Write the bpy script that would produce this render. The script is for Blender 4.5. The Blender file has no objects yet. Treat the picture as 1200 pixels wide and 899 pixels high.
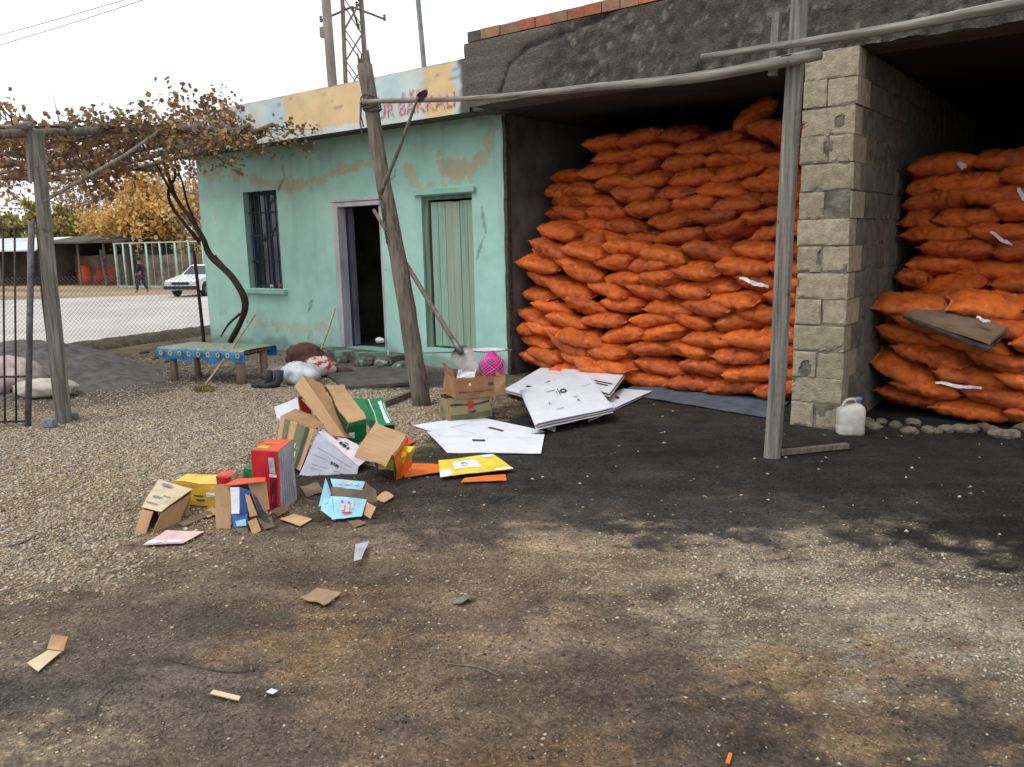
import bpy, math, random
import numpy as np
from mathutils import Vector, Euler, Matrix
sc = bpy.context.scene
C = sc.collection
rnd = random.Random(7)
rng = np.random.default_rng(7)
PI = math.pi

# ------------------------------------------------------------------ camera
F, PITCH, ROLL, YAW, H = 940.0, math.radians(10.1), math.radians(1.25), math.radians(38.0), 1.6
f0 = Vector((-math.sin(YAW), math.cos(YAW), 0)); r0 = Vector((math.cos(YAW), math.sin(YAW), 0)); up0 = Vector((0, 0, 1))
fw = f0*math.cos(PITCH) - up0*math.sin(PITCH)
uu = up0*math.cos(PITCH) + f0*math.sin(PITCH)
cr = r0*math.cos(ROLL) - uu*math.sin(ROLL)
cu = uu*math.cos(ROLL) + r0*math.sin(ROLL)
cd = bpy.data.cameras.new('camera'); cam = bpy.data.objects.new('camera', cd); C.objects.link(cam)
M = Matrix((cr, cu, -fw)).transposed().to_4x4(); M.translation = (0, 0, H)
cam.matrix_world = M
cd.sensor_fit = 'HORIZONTAL'; cd.sensor_width = 36; cd.lens = 36*F/1200
cd.clip_start = 0.05; cd.clip_end = 2000
sc.camera = cam

# ------------------------------------------------------------------ world: overcast sky and a weak wide sun
w = bpy.data.worlds.new('World'); sc.world = w; w.use_nodes = True
nt = w.node_tree; nt.nodes.clear()
SUN_EL, SUN_AZ = math.radians(60), math.radians(205)
sky = nt.nodes.new('ShaderNodeTexSky'); sky.sky_type = 'NISHITA'; sky.sun_disc = False
sky.sun_elevation = SUN_EL; sky.sun_rotation = SUN_AZ; sky.dust_density = 4.0
hs = nt.nodes.new('ShaderNodeHueSaturation'); hs.inputs['Saturation'].default_value = 0.12
mixw = nt.nodes.new('ShaderNodeMix'); mixw.data_type = 'RGBA'; mixw.inputs['Factor'].default_value = 0.75
mixw.inputs['B'].default_value = (11.0, 11.2, 11.5, 1)          # even cloud cover over the clear sky
ctc = nt.nodes.new('ShaderNodeTexCoord'); cmp_ = nt.nodes.new('ShaderNodeMapping'); cmp_.inputs['Scale'].default_value = (1.2, 1.2, 4); cno = nt.nodes.new('ShaderNodeTexNoise'); cno.inputs['Scale'].default_value = 1.6; cno.inputs['Detail'].default_value = 6
cmr = nt.nodes.new('ShaderNodeMix'); cmr.data_type = 'RGBA'; cmr.inputs['A'].default_value = (8.0, 8.4, 9.0, 1); cmr.inputs['B'].default_value = (12.6, 12.7, 12.8, 1)
nt.links.new(ctc.outputs['Generated'], cmp_.inputs[0]); nt.links.new(cmp_.outputs[0], cno.inputs['Vector']); nt.links.new(cno.outputs[0], cmr.inputs['Factor']); nt.links.new(cmr.outputs['Result'], mixw.inputs['B'])
bg = nt.nodes.new('ShaderNodeBackground'); bg.inputs['Strength'].default_value = 0.10
wo = nt.nodes.new('ShaderNodeOutputWorld')
nt.links.new(sky.outputs[0], hs.inputs['Color']); nt.links.new(hs.outputs[0], mixw.inputs['A'])
nt.links.new(mixw.outputs['Result'], bg.inputs[0]); nt.links.new(bg.outputs[0], wo.inputs[0])
sl = bpy.data.lights.new('sun', 'SUN'); sl.energy = 1.0; sl.angle = math.radians(20); sl.color = (1, .97, .93)
so = bpy.data.objects.new('sun', sl); C.objects.link(so)
sdir = Vector((math.sin(SUN_AZ)*math.cos(SUN_EL), math.cos(SUN_AZ)*math.cos(SUN_EL), math.sin(SUN_EL)))
so.rotation_euler = sdir.to_track_quat('Z', 'Y').to_euler()
sc.view_settings.view_transform = 'Standard'; sc.view_settings.look = 'None'
sc.view_settings.exposure = 0.45; sc.view_settings.gamma = 1.0
sc.cycles.max_bounces = 6

# ------------------------------------------------------------------ surveying: a sight line cut with a plane of the place
def ray(px, py): return fw + cr*((px-600)/F) - cu*((py-449.5)/F)
def G(px, py, z=0.0):
    d = ray(px, py); t = (z-H)/d.z; return Vector((0, 0, H)) + d*t
def onY(px, py, Y):
    d = ray(px, py); return Vector((0, 0, H)) + d*(Y/d.y)
def onX(px, py, X):
    d = ray(px, py); return Vector((0, 0, H)) + d*(X/d.x)

# ------------------------------------------------------------------ numpy value noise
_T = rng.random((64, 64, 64)).astype(np.float32)
def vn(x, y, z=0.0):
    x = np.asarray(x, float); y = np.asarray(y, float); z = np.asarray(z, float)+x*0
    y = y + x*0
    xi = np.floor(x).astype(int); yi = np.floor(y).astype(int); zi = np.floor(z).astype(int)
    fx = x-xi; fy = y-yi; fz = z-zi
    fx = fx*fx*(3-2*fx); fy = fy*fy*(3-2*fy); fz = fz*fz*(3-2*fz)
    o = 0
    for a in (0, 1):
        for b in (0, 1):
            for c in (0, 1):
                o = o + _T[(xi+a) % 64, (yi+b) % 64, (zi+c) % 64]*(fx if a else 1-fx)*(fy if b else 1-fy)*(fz if c else 1-fz)
    return o*2-1
def fbm(x, y, z=0.0, o=4):
    s = 0; a = 1.0; t = 0
    for i in range(o):
        s = s + a*vn(np.asarray(x)*2**i+i*17.3, np.asarray(y)*2**i+i*7.1, np.asarray(z)*2**i+i*3.7); t += a; a *= .5
    return s/t
def sstep(a, b, x):
    t = np.clip((x-a)/(b-a), 0, 1); return t*t*(3-2*t)

# ------------------------------------------------------------------ materials
def srgb(r, g, b):
    f = lambda c: (c/255/12.92 if c/255 <= .04045 else ((c/255+.055)/1.055)**2.4)
    return (f(r), f(g), f(b))
_mc = {}
def mat(name, a, b=None, rough=.85, scale=(8, 8, 8), bump=.0, bscale=40, metal=0, spec=.3, attr=None, detail=6, contrast=(.35, .65), transl=0, coat=0, speck=None, rand=0, bdist=.01):
    if name in _mc: return _mc[name]
    m = bpy.data.materials.new(name); m.use_nodes = True; t = m.node_tree; n = t.nodes; L = t.links
    p = n['Principled BSDF']
    p.inputs['Roughness'].default_value = rough; p.inputs['Metallic'].default_value = metal
    p.inputs['Specular IOR Level'].default_value = spec
    if coat: p.inputs['Coat Weight'].default_value = coat; p.inputs['Coat Roughness'].default_value = .15
    tc = n.new('ShaderNodeTexCoord'); mp = n.new('ShaderNodeMapping')
    mp.inputs['Scale'].default_value = scale if isinstance(scale, tuple) else (scale,)*3
    L.new(tc.outputs['Object'], mp.inputs[0])
    nz = n.new('ShaderNodeTexNoise'); nz.inputs['Scale'].default_value = 1; nz.inputs['Detail'].default_value = detail; nz.inputs['Roughness'].default_value = .6
    L.new(mp.outputs[0], nz.inputs['Vector'])
    if rand:
        oi = n.new('ShaderNodeObjectInfo'); ma = n.new('ShaderNodeMath'); ma.operation = 'MULTIPLY'; ma.inputs[1].default_value = 40
        L.new(oi.outputs['Random'], ma.inputs[0]); cb = n.new('ShaderNodeCombineXYZ'); L.new(ma.outputs[0], cb.inputs[0]); L.new(ma.outputs[0], cb.inputs[1])
        L.new(cb.outputs[0], mp.inputs['Location'])
    mr = n.new('ShaderNodeMapRange'); mr.inputs['From Min'].default_value = contrast[0]; mr.inputs['From Max'].default_value = contrast[1]
    L.new(nz.outputs[0], mr.inputs[0])
    mx = n.new('ShaderNodeMix'); mx.data_type = 'RGBA'; L.new(mr.outputs[0], mx.inputs['Factor'])
    if b is None: b = tuple(c*.72 for c in a)
    mx.inputs['A'].default_value = (*a, 1); mx.inputs['B'].default_value = (*b, 1)
    out = mx.outputs['Result']
    if attr:                                              # albedo painted per vertex, varied by the noise
        at = n.new('ShaderNodeAttribute'); at.attribute_name = attr
        m2 = n.new('ShaderNodeMix'); m2.data_type = 'RGBA'; m2.blend_type = 'MULTIPLY'; m2.inputs['Factor'].default_value = 1
        L.new(at.outputs['Color'], m2.inputs['A']); L.new(out, m2.inputs['B']); out = m2.outputs['Result']
    if speck:
        vz = n.new('ShaderNodeTexNoise'); vz.inputs['Scale'].default_value = speck[1]; vz.inputs['Detail'].default_value = 3
        L.new(tc.outputs['Object'], vz.inputs['Vector'])
        r2 = n.new('ShaderNodeMapRange'); r2.inputs['From Min'].default_value = speck[2]; r2.inputs['From Max'].default_value = speck[2]+.06
        L.new(vz.outputs[0], r2.inputs[0]); m3 = n.new('ShaderNodeMix'); m3.data_type = 'RGBA'
        L.new(r2.outputs[0], m3.inputs['Factor']); L.new(out, m3.inputs['A']); m3.inputs['B'].default_value = (*speck[0], 1); out = m3.outputs['Result']
    if rand:
        hsn = n.new('ShaderNodeHueSaturation'); L.new(out, hsn.inputs['Color'])
        r3 = n.new('ShaderNodeMapRange'); r3.inputs['To Min'].default_value = 1-rand; r3.inputs['To Max'].default_value = 1+rand
        L.new(oi.outputs['Random'], r3.inputs[0]); L.new(r3.outputs[0], hsn.inputs['Value']); out = hsn.outputs['Color']
    L.new(out, p.inputs['Base Color'])
    if bump:
        bn = n.new('ShaderNodeTexNoise'); bn.inputs['Scale'].default_value = bscale; bn.inputs['Detail'].default_value = 6
        L.new(tc.outputs['Object'], bn.inputs['Vector'])
        bp = n.new('ShaderNodeBump'); bp.inputs['Strength'].default_value = bump; bp.inputs['Distance'].default_value = bdist
        L.new(bn.outputs[0], bp.inputs['Height']); L.new(bp.outputs[0], p.inputs['Normal'])
    if transl:
        p.inputs['Transmission Weight'].default_value = 0
        tr = n.new('ShaderNodeBsdfTranslucent'); L.new(out, tr.inputs['Color']); ms = n.new('ShaderNodeMixShader'); ms.inputs[0].default_value = transl
        L.new(p.outputs[0], ms.inputs[1]); L.new(tr.outputs[0], ms.inputs[2]); L.new(ms.outputs[0], n['Material Output'].inputs['Surface'])
    _mc[name] = m
    return m

# ------------------------------------------------------------------ mesh helpers
def tag(o, label=None, cat=None, group=None, kind=None):
    if label: o['label'] = label
    if cat: o['category'] = cat
    if group: o['group'] = group
    if kind: o['kind'] = kind
    return o
def thing(name, label, cat, loc=(0, 0, 0), rot=(0, 0, 0), group=None, kind=None):
    o = bpy.data.objects.new(name, None); C.objects.link(o); o.empty_display_size = .1
    o.location = loc; o.rotation_euler = rot
    return tag(o, label, cat, group, kind)
def world_of(o):
    m = Matrix.Identity(4)
    while o is not None:
        m = Matrix.LocRotScale(o.location, o.rotation_euler, None) @ m; o = o.parent
    return m
def make(name, V, Fc, mats, parent=None, mi=None, smooth=False, local=False, loc=None, cols=None):
    """link one mesh object; V in world coordinates unless local"""
    V = np.asarray(V, float)
    o_loc = (0, 0, 0)
    if parent is None and loc is not None:
        o_loc = loc; V = V-np.asarray(loc, float)
    elif parent is not None and not local:
        inv = np.array(world_of(parent).inverted()); V = V@inv[:3, :3].T+inv[:3, 3]
    me = bpy.data.meshes.new(name)
    if isinstance(Fc, np.ndarray):
        nf, k = Fc.shape
        me.vertices.add(len(V)); me.vertices.foreach_set('co', V.astype(np.float32).ravel())
        me.loops.add(nf*k); me.loops.foreach_set('vertex_index', Fc.astype(np.int32).ravel())
        me.polygons.add(nf); me.polygons.foreach_set('loop_start', np.arange(0, nf*k, k, dtype=np.int32)); 
        me.update(calc_edges=True)
    else:
        me.from_pydata([tuple(v) for v in V], [], Fc)
    if not isinstance(mats, (list, tuple)): mats = [mats]
    for m in mats: me.materials.append(m)
    if mi is not None: me.polygons.foreach_set('material_index', np.asarray(mi, dtype=np.int32))
    if smooth: me.polygons.foreach_set('use_smooth', np.ones(len(me.polygons), dtype=bool))
    if cols is not None:
        ca = me.color_attributes.new('tone', 'FLOAT_COLOR', 'POINT')
        ca.data.foreach_set('color', np.hstack([cols, np.ones((len(cols), 1))]).astype(np.float32).ravel())
    me.validate(); me.update()
    o = bpy.data.objects.new(name, me); C.objects.link(o)
    o.location = o_loc
    if parent is not None: o.parent = parent
    return o
class MB:
    def __init__(s): s.V = []; s.F = []; s.M = []
    def add(s, V, Fc, m=0):
        b = len(s.V); s.V += [tuple(v) for v in V]; s.F += [tuple(i+b for i in f) for f in Fc]; s.M += [m]*len(Fc)
    def box(s, a, b, m=0):
        x0, y0, z0 = a; x1, y1, z1 = b
        s.hexa([(x0, y0, z0), (x1, y0, z0), (x1, y1, z0), (x0, y1, z0), (x0, y0, z1), (x1, y0, z1), (x1, y1, z1), (x0, y1, z1)], m)
    def hexa(s, P, m=0):
        s.add(P, [(3, 2, 1, 0), (4, 5, 6, 7), (0, 1, 5, 4), (1, 2, 6, 5), (2, 3, 7, 6), (3, 0, 4, 7)], m)
    def bar(s, p0, p1, w, h, m=0, up=(0, 0, 1)):
        p0 = Vector(p0); p1 = Vector(p1); d = (p1-p0).normalized(); u = Vector(up)
        if abs(d.dot(u)) > .95: u = Vector((0, 1, 0))
        a = d.cross(u).normalized()*w/2; c = a.cross(d).normalized()*h/2
        P = [p0-a-c, p0+a-c, p0+a+c, p0-a+c, p1-a-c, p1+a-c, p1+a+c, p1-a+c]
        s.add(P, [(3, 2, 1, 0), (4, 5, 6, 7), (0, 1, 5, 4), (1, 2, 6, 5), (2, 3, 7, 6), (3, 0, 4, 7)], m)
    def tube(s, pts, rad, n=8, m=0, wob=0, caps=True):
        pts = [Vector(p) for p in pts]; K = len(pts)
        if not hasattr(rad, '__len__'): rad = [rad]*K
        b = len(s.V); prev = None
        for i, p in enumerate(pts):
            d = (pts[min(i+1, K-1)]-pts[max(i-1, 0)]).normalized()
            if prev is None:
                a = d.orthogonal().normalized()
            else:
                a = (prev-d*prev.dot(d)).normalized()
            prev = a; c = d.cross(a)
            for j in range(n):
                t = 2*PI*j/n; r = rad[i]*(1+(rnd.uniform(-wob, wob) if wob else 0))
                s.V.append(tuple(p+a*math.cos(t)*r+c*math.sin(t)*r))
        for i in range(K-1):
            for j in range(n):
                k = (j+1) % n
                s.F.append((b+i*n+j, b+i*n+k, b+(i+1)*n+k, b+(i+1)*n+j)); s.M.append(m)
        if caps:
            s.F.append(tuple(b+j for j in range(n))[::-1]); s.M.append(m)
            s.F.append(tuple(b+(K-1)*n+j for j in range(n))); s.M.append(m)
    def build(s, name, mats, parent=None, smooth=False, local=False, loc=None):
        return make(name, s.V, s.F, mats, parent, s.M, smooth, local, loc)
def interp(pts, n):
    """smooth (Catmull-Rom) resampling of a polyline"""
    P = [Vector(p) for p in pts]; P = [P[0]*2-P[1]]+P+[P[-1]*2-P[-2]]; out = []
    segs = len(P)-3
    for i in range(n):
        t = i/(n-1)*segs; k = min(int(t), segs-1); t -= k
        a, b, c, d = P[k:k+4]
        out.append(.5*((2*b)+(-a+c)*t+(2*a-5*b+4*c-d)*t*t+(-a+3*b-3*c+d)*t**3))
    return out
def lathe(prof, n=24, sx=1, sy=1, c=(0, 0, 0)):
    V = []; Fc = []
    for r, z in prof:
        for j in range(n):
            t = 2*PI*j/n; V.append((c[0]+r*math.cos(t)*sx, c[1]+r*math.sin(t)*sy, c[2]+z))
    for i in range(len(prof)-1):
        for j in range(n):
            k = (j+1) % n; Fc.append((i*n+j, i*n+k, (i+1)*n+k, (i+1)*n+j))
    return V, Fc
def rough_block(x0, x1, z0, z1, y0, y1, n=8, amp=.004, holes=(), rot=0, seed=0):
    """masonry block: front face (towards -y) is a relieved grid, worn edges; holes = (u, v, ru, rv, depth)"""
    U = np.linspace(0, 1, n+1); X, Z = np.meshgrid(x0+(x1-x0)*U, z0+(z1-z0)*U, indexing='ij')
    uu_, vv_ = np.meshgrid(U, U, indexing='ij')
    ed = np.minimum(np.minimum(uu_, 1-uu_)*(x1-x0), np.minimum(vv_, 1-vv_)*(z1-z0))
    D = y0+amp*.7*fbm(X*14+seed, Z*14, seed*3.1)+.008*np.exp(-ed/.007)*np.clip(.6+2.2*fbm(X*16, Z*16, seed+5.), 0, 3)+.02*sstep(.35, .5, fbm(X*9+seed, Z*9, seed+2.))*np.exp(-ed/.03)
    for (u, v, ru, rv, dp) in holes:
        q = ((uu_-u)/ru)**2+((vv_-v)/rv)**2+.35*fbm(uu_*7, vv_*7, seed+9.)
        D = np.where(q < 1, D+dp*np.clip((1-q)*4, 0, 1), D)
    V = np.stack([X, D, Z], -1).reshape(-1, 3).tolist()
    Fc = []
    N = n+1
    for i in range(n):
        for j in range(n): Fc.append((i*N+j, (i+1)*N+j, (i+1)*N+j+1, i*N+j+1))
    ring = [i*N for i in range(N)]+[n*N+j for j in range(1, N)]+[i*N+n for i in range(n-1, -1, -1)]+[j for j in range(n-1, 0, -1)]
    b = len(V)
    for r in ring: V.append((V[r][0], y1, V[r][2]))
    K = len(ring)
    for i in range(K):
        j = (i+1) % K; Fc.append((ring[j], ring[i], b+i, b+j))
    Fc.append(tuple(b+i for i in range(K)))
    return V, Fc

# ------------------------------------------------------------------ the ground
def ground_z(x, y):
    x = np.asarray(x, float); y = np.asarray(y, float)
    near = np.exp(-np.maximum(np.hypot(x, y)-14, 0)/6)
    drop = sstep(-14.1, -17.2, x)
    z = -0.6*drop
    z = z+near*(1-drop)*(.022*fbm(x*.55, y*.55, 1.)+.009*fbm(x*2.6, y*2.6, 2.)+.004*fbm(x*9, y*9, 3., 3))
    # the yard is pounded flat along the store fronts
    flat = sstep(6.3, 6.9, y)*sstep(-14, -13, x)
    return z*(1-flat)+flat*(.004*fbm(x*6, y*6, 4.))
SRC = [  # (image spot surveyed, albedo r,g,b 0-255 sRGB, gravel density, gravel paleness)
 ((150, 520), (158, 143, 118), .95, 1), ((250, 480), (178, 164, 138), 1, 1), ((350, 470), (178, 164, 138), 1, 1), ((420, 470), (178, 164, 138), 1, 1), ((90, 525), (155, 140, 116), .8, 1),
 ((230, 540), (150, 135, 108), .9, 1), ((20, 540), (140, 124, 100), .6, .9), ((500, 492), (140, 124, 102), .8, .9), ((60, 560), (150, 134, 106), .8, 1), ((300, 500), (178, 164, 138), 1, 1), ((20, 600), (132, 116, 92), .5, .9),
 ((100, 610), (138, 122, 100), .6, .9), ((60, 660), (142, 126, 102), .65, .95), ((200, 590), (128, 112, 90), .5, .85), ((10, 700), (128, 112, 88), .5, .85), ((30, 890), (118, 104, 84), .6, .9), ((130, 660), (128, 113, 92), .5, .85),
 ((120, 560), (142, 126, 100), .6, .9), ((250, 555), (118, 104, 84), .5, .8), ((200, 640), (102, 88, 72), .3, .7),
 ((340, 560), (60, 55, 50), .1, .4), ((400, 600), (62, 56, 50), .1, .4), ((650, 560), (47, 45, 44), .05, .4), ((800, 520), (44, 42, 42), .05, .4), ((900, 560), (44, 42, 42), .05, .4), ((1000, 560), (43, 41, 41), .05, .4),
 ((1150, 560), (43, 41, 41), .05, .4), ((560, 545), (56, 52, 49), .08, .4), ((720, 600), (56, 53, 51), .08, .4), ((850, 615), (54, 51, 50), .08, .5), ((1100, 600), (48, 45, 44), .05, .4), ((1180, 630), (40, 37, 36), .03, .4),
 ((620, 500), (44, 42, 41), .05, .4), ((700, 510), (44, 42, 41), .05, .4), ((620, 590), (70, 64, 58), .12, .5), ((500, 600), (74, 67, 60), .15, .5),
 ((650, 660), (122, 106, 84), .55, .8), ((560, 655), (112, 96, 76), .45, .7), ((760, 660), (128, 113, 92), .7, .85), ((880, 680), (132, 119, 98), .85, .9), ((980, 690), (134, 122, 102), .95, .95), ((1100, 700), (124, 115, 98), .95, .95),
 ((1180, 760), (116, 108, 94), .9, .95), ((1060, 750), (112, 103, 88), .75, .9), ((930, 730), (106, 96, 80), .6, .85), ((1180, 690), (110, 100, 86), .6, .8),
 ((450, 640), (92, 80, 68), .25, .6), ((280, 680), (98, 87, 74), .2, .7), ((400, 710), (82, 72, 62), .15, .6), ((150, 740), (86, 76, 66), .18, .6), ((200, 800), (76, 68, 60), .12, .6), ((350, 860), (80, 71, 61), .2, .6),
 ((60, 820), (70, 64, 58), .12, .6), ((120, 880), (84, 75, 65), .2, .7), ((700, 730), (78, 67, 58), .3, .6), ((600, 790), (84, 72, 60), .3, .7), ((760, 810), (74, 64, 56), .2, .6), ((650, 870), (88, 72, 58), .3, .7), ((560, 850), (88, 74, 60), .35, .7),
 ((850, 870), (70, 62, 54), .2, .6), ((1000, 860), (66, 58, 51), .15, .6), ((1150, 870), (64, 57, 51), .15, .6), ((860, 740), (84, 74, 63), .3, .7), ((520, 720), (92, 77, 62), .3, .7),
 ((430, 740), (122, 98, 72), .5, .6), ((475, 770), (108, 90, 70), .45, .6), ((900, 800), (104, 86, 64), .4, .7), ((1000, 805), (104, 88, 66), .45, .7), ((1100, 825), (96, 80, 62), .4, .7), ((620, 895), (96, 74, 52), .4, .7), ((560, 690), (110, 94, 74), .4, .7),
 ((350, 660), (92, 81, 68), .25, .6), ((100, 700), (100, 88, 74), .25, .7),
]
S_xy = np.array([G(*s[0])[:2] for s in SRC]+[(-10.5, 4.2), (-9.3, 4.6), (-12, 7), (-10, 7), (-8, 7), (-6.6, 6.6), (-11, 6.4), (-6, 1), (-5, -1), (3, 6), (3, 3), (-4, 8), (-1, 8), (0, 11)])
def _lift(s):
    r, g, b = s[1]
    if s[0][1] > 600 and r > 60: m = (r+g+b)/3; r, g, b = [(m+(c-m)*.85)*(1.17 if m < 85 else 1.06) for c in (r, g, b)]
    return srgb(r, g, b)
S_c = np.array([_lift(s) for s in SRC]+[srgb(*c) for c in [(78, 74, 72), (100, 92, 84), (98, 88, 74), (120, 110, 94), (104, 98, 90), (70, 66, 62), (110, 98, 82), (120, 106, 86), (90, 80, 70), (60, 55, 50), (90, 80, 70), (38, 37, 37), (38, 37, 37), (35, 35, 35)]])
S_d = np.array([s[2] for s in SRC]+[.2, .5, .3, .3, .2, .1, .4, .3, .2, .1, .4, 0, 0, 0]); S_p = np.array([s[3] for s in SRC]+[.5, .8, .7, .8, .6, .5, .8, .8, .6, .5, .7, .4, .4, .4])
def layout(x, y):
    x = np.asarray(x, float); y = np.asarray(y, float)
    wx = x+.5*fbm(x*1.7, y*1.7, 11., 6)+.42*fbm(x*7, y*7, 12., 5)+.22*fbm(x*26, y*26, 13., 2); wy = y+.5*fbm(x*1.7, y*1.7, 21., 6)+.42*fbm(x*7, y*7, 22., 5)+.22*fbm(x*26, y*26, 23., 2)
    c = np.zeros((len(x), 3)); d = np.zeros(len(x)); p = np.zeros(len(x))
    for i in range(0, len(x), 20000):
        k = slice(i, i+20000)
        q = (wx[k, None]-S_xy[None, :, 0])**2+(wy[k, None]-S_xy[None, :, 1])**2+.004
        q = 1/q**2.4; q /= q.sum(1, keepdims=True)
        c[k] = q@S_c; d[k] = q@S_d; p[k] = q@S_p
    return c, d, p
def grid(xs, ys):
    X, Y = np.meshgrid(xs, ys, indexing='ij'); nx, ny = len(xs), len(ys)
    i = np.arange(nx-1)[:, None]*ny+np.arange(ny-1)[None, :]
    Fq = np.stack([i, i+ny, i+ny+1, i+1], -1).reshape(-1, 4)
    return X.ravel(), Y.ravel(), Fq
def spaced(lo, a, b, hi, st):
    core = np.arange(a, b, st); l = []; v = a; s = st
    while v > lo: s *= 1.16; v -= s; l.append(v)
    r = []; v = b; s = st
    while v < hi: s *= 1.16; v += s; r.append(v)
    return np.concatenate([l[::-1], core, r])
gx, gy, gf = grid(spaced(-900, -14.5, 2.2, 700, .03), spaced(-500, .5, 7.6, 900, .03))
gc, gd, gp = layout(gx, gy)
far = sstep(-13.6, -14.8, gx)[:, None]
dirt = np.array(srgb(150, 132, 108)); gc = gc*(1-far)+dirt*far
tone = ((1+.45*fbm(gx*2.2, gy*2.2, 31., 5))*(1+.4*fbm(gx*11, gy*11, 32., 4))*(1+.45*fbm((gx*r0.x+gy*r0.y)*.7, (gx*f0.x+gy*f0.y)*3.4, 33., 5))*(1+.35*fbm((gx*r0.x+gy*r0.y)*3, (gx*f0.x+gy*f0.y)*13, 34., 3)))[:, None]*np.array([1.0, .985, .97])
gc = np.clip(gc*tone, .01, .7)
m_ground = mat('yard_earth', (1.36, 1.35, 1.34), (.70, .69, .68), rough=.92, scale=42, bump=1, bscale=60, attr='tone', spec=.15, detail=10, bdist=.016, contrast=(.32, .64))
_t = m_ground.node_tree; _p = _t.nodes['Principled BSDF']; _src = _p.inputs['Base Color'].links[0].from_socket      # grit: embedded chips a little paler or darker than the soil
_vo = _t.nodes.new('ShaderNodeTexVoronoi'); _vo.inputs['Scale'].default_value = 130; _t.links.new(_t.nodes['Texture Coordinate'].outputs['Object'], _vo.inputs['Vector'])
_sp = _t.nodes.new('ShaderNodeSeparateColor'); _t.links.new(_vo.outputs['Color'], _sp.inputs[0])
_mr = _t.nodes.new('ShaderNodeMapRange'); _mr.inputs['From Min'].default_value = .55; _mr.inputs['To Min'].default_value = .88; _mr.inputs['To Max'].default_value = 1.5; _t.links.new(_sp.outputs[0], _mr.inputs[0])
_mm = _t.nodes.new('ShaderNodeVectorMath'); _mm.operation = 'SCALE'; _t.links.new(_src, _mm.inputs[0]); _t.links.new(_mr.outputs[0], _mm.inputs['Scale']); _t.links.new(_mm.outputs[0], _p.inputs['Base Color'])
ground = make('ground', np.stack([gx, gy, ground_z(gx, gy)], -1), gf, m_ground, smooth=True, cols=gc)
tag(ground, kind='structure')

# loose stones
def scatter(name, N, xr, yr, size, dens_fn, flat=.55, colfn=None, label=None):
    x = rng.uniform(*xr, N); y = rng.uniform(*yr, N)
    c, d, p = layout(x, y)
    keep = rng.random(N) < dens_fn(x, y, d, p)
    x = x[keep]; y = y[keep]; d = d[keep]; p = p[keep]; c = c[keep]; n = len(x)
    s = size(x, y, n)
    base = np.array([(1, 0, 0), (0, 1, 0), (-1, 0, 0), (0, -1, 0), (0, 0, 1), (0, 0, -.6), ], float)
    tri = np.array([(0, 1, 4), (1, 2, 4), (2, 3, 4), (3, 0, 4), (1, 0, 5), (2, 1, 5), (3, 2, 5), (0, 3, 5)])
    V = base[None]*(1+rng.uniform(-.35, .35, (n, 6, 3))) + rng.uniform(-.2, .2, (n, 6, 3))
    a = rng.uniform(0, 6.28, n); ca, sa = np.cos(a)[:, None], np.sin(a)[:, None]
    sx = s*rng.uniform(.8, 1.4, n); sy = s*rng.uniform(.6, 1., n); sz = s*flat*rng.uniform(.6, 1.2, n)
    lx = V[:, :, 0]*sx[:, None]; ly = V[:, :, 1]*sy[:, None]; lz = V[:, :, 2]*sz[:, None]
    X = x[:, None]+lx*ca-ly*sa; Y = y[:, None]+lx*sa+ly*ca; Z = ground_z(x, y)[:, None]+lz+(sz*.25)[:, None]
    Fc = (tri[None]+(np.arange(n)*6)[:, None, None]).reshape(-1, 3)
    col = colfn(n, c, p)
    o = make(name, np.stack([X, Y, Z], -1).reshape(-1, 3), Fc, mat('stone_'+name, (1.05, 1.05, 1.05), (.85, .85, .85), rough=.9, scale=50, attr='tone', spec=.2), cols=np.repeat(col, 6, 0))
    tag(o, label, kind='stuff'); o['category'] = 'gravel'
    return o
def stonecol(n, c, p):
    pal = np.array([srgb(190, 178, 156), srgb(204, 196, 178), srgb(168, 154, 130), srgb(148, 138, 124), srgb(180, 158, 128), srgb(120, 110, 98), srgb(150, 118, 92)])
    k = rng.choice(len(pal), n, p=[.24, .14, .2, .14, .12, .1, .06])
    v = pal[k]*rng.uniform(.8, 1.15, (n, 1))
    q = (p**1.3)[:, None]
    dark = c*rng.uniform(.8, 1.7, (n, 1))
    pick = rng.random((n, 1)) < q**2
    return np.clip(np.where(pick, v*.86, dark), .02, .8)
scatter('pale_gravel', 250000, (-12, -3.6), (1.2, 6.9), lambda x, y, n: .0055+.0125*rng.random(n)**1.4, lambda x, y, d, p: np.clip((d-.25)*1.4, 0, 1)*(.35+.9*(fbm(x*2, y*2, 51.) > -.3)), colfn=stonecol, label='pale crushed gravel spread in front of the turquoise house')
scatter('small_gravel', 230000, (-6.2, 1.6), (.9, 5.4), lambda x, y, n: .0018+.0075*rng.random(n)**2.0+.0010*np.hypot(x, y)*rng.random(n), lambda x, y, d, p: np.clip(d**1.7*1.1, 0, 1)*(.35+.65*(fbm(x*6, y*6, 61.) > -.1)), colfn=stonecol, label='small pale stones trodden into the brown yard')
scatter('soil_grit', 110000, (-6.2, 1.6), (.9, 5.8), lambda x, y, n: .0016+.0050*rng.random(n)**2+.0007*np.hypot(x, y)*rng.random(n), lambda x, y, d, p: np.clip(.25+.9*fbm(x*4, y*4, 71.)+d*.6, 0, 1), colfn=lambda n, c, p: np.clip(c*rng.uniform(.6, 2.3, (n, 1))*(1+rng.uniform(-.08, .08, (n, 3))), 0, .6), label='brown grit and crumbs of earth lying over the yard')
scatter('coal_crumbs', 26000, (-6, 1.5), (.9, 7.3), lambda x, y, n: .002+.008*rng.random(n)**3, lambda x, y, d, p: np.full(len(x), .55), colfn=lambda n, c, p: c*rng.uniform(.35, .9, (n, 1)), label='dark crumbs of coal and earth on the yard')
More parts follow.
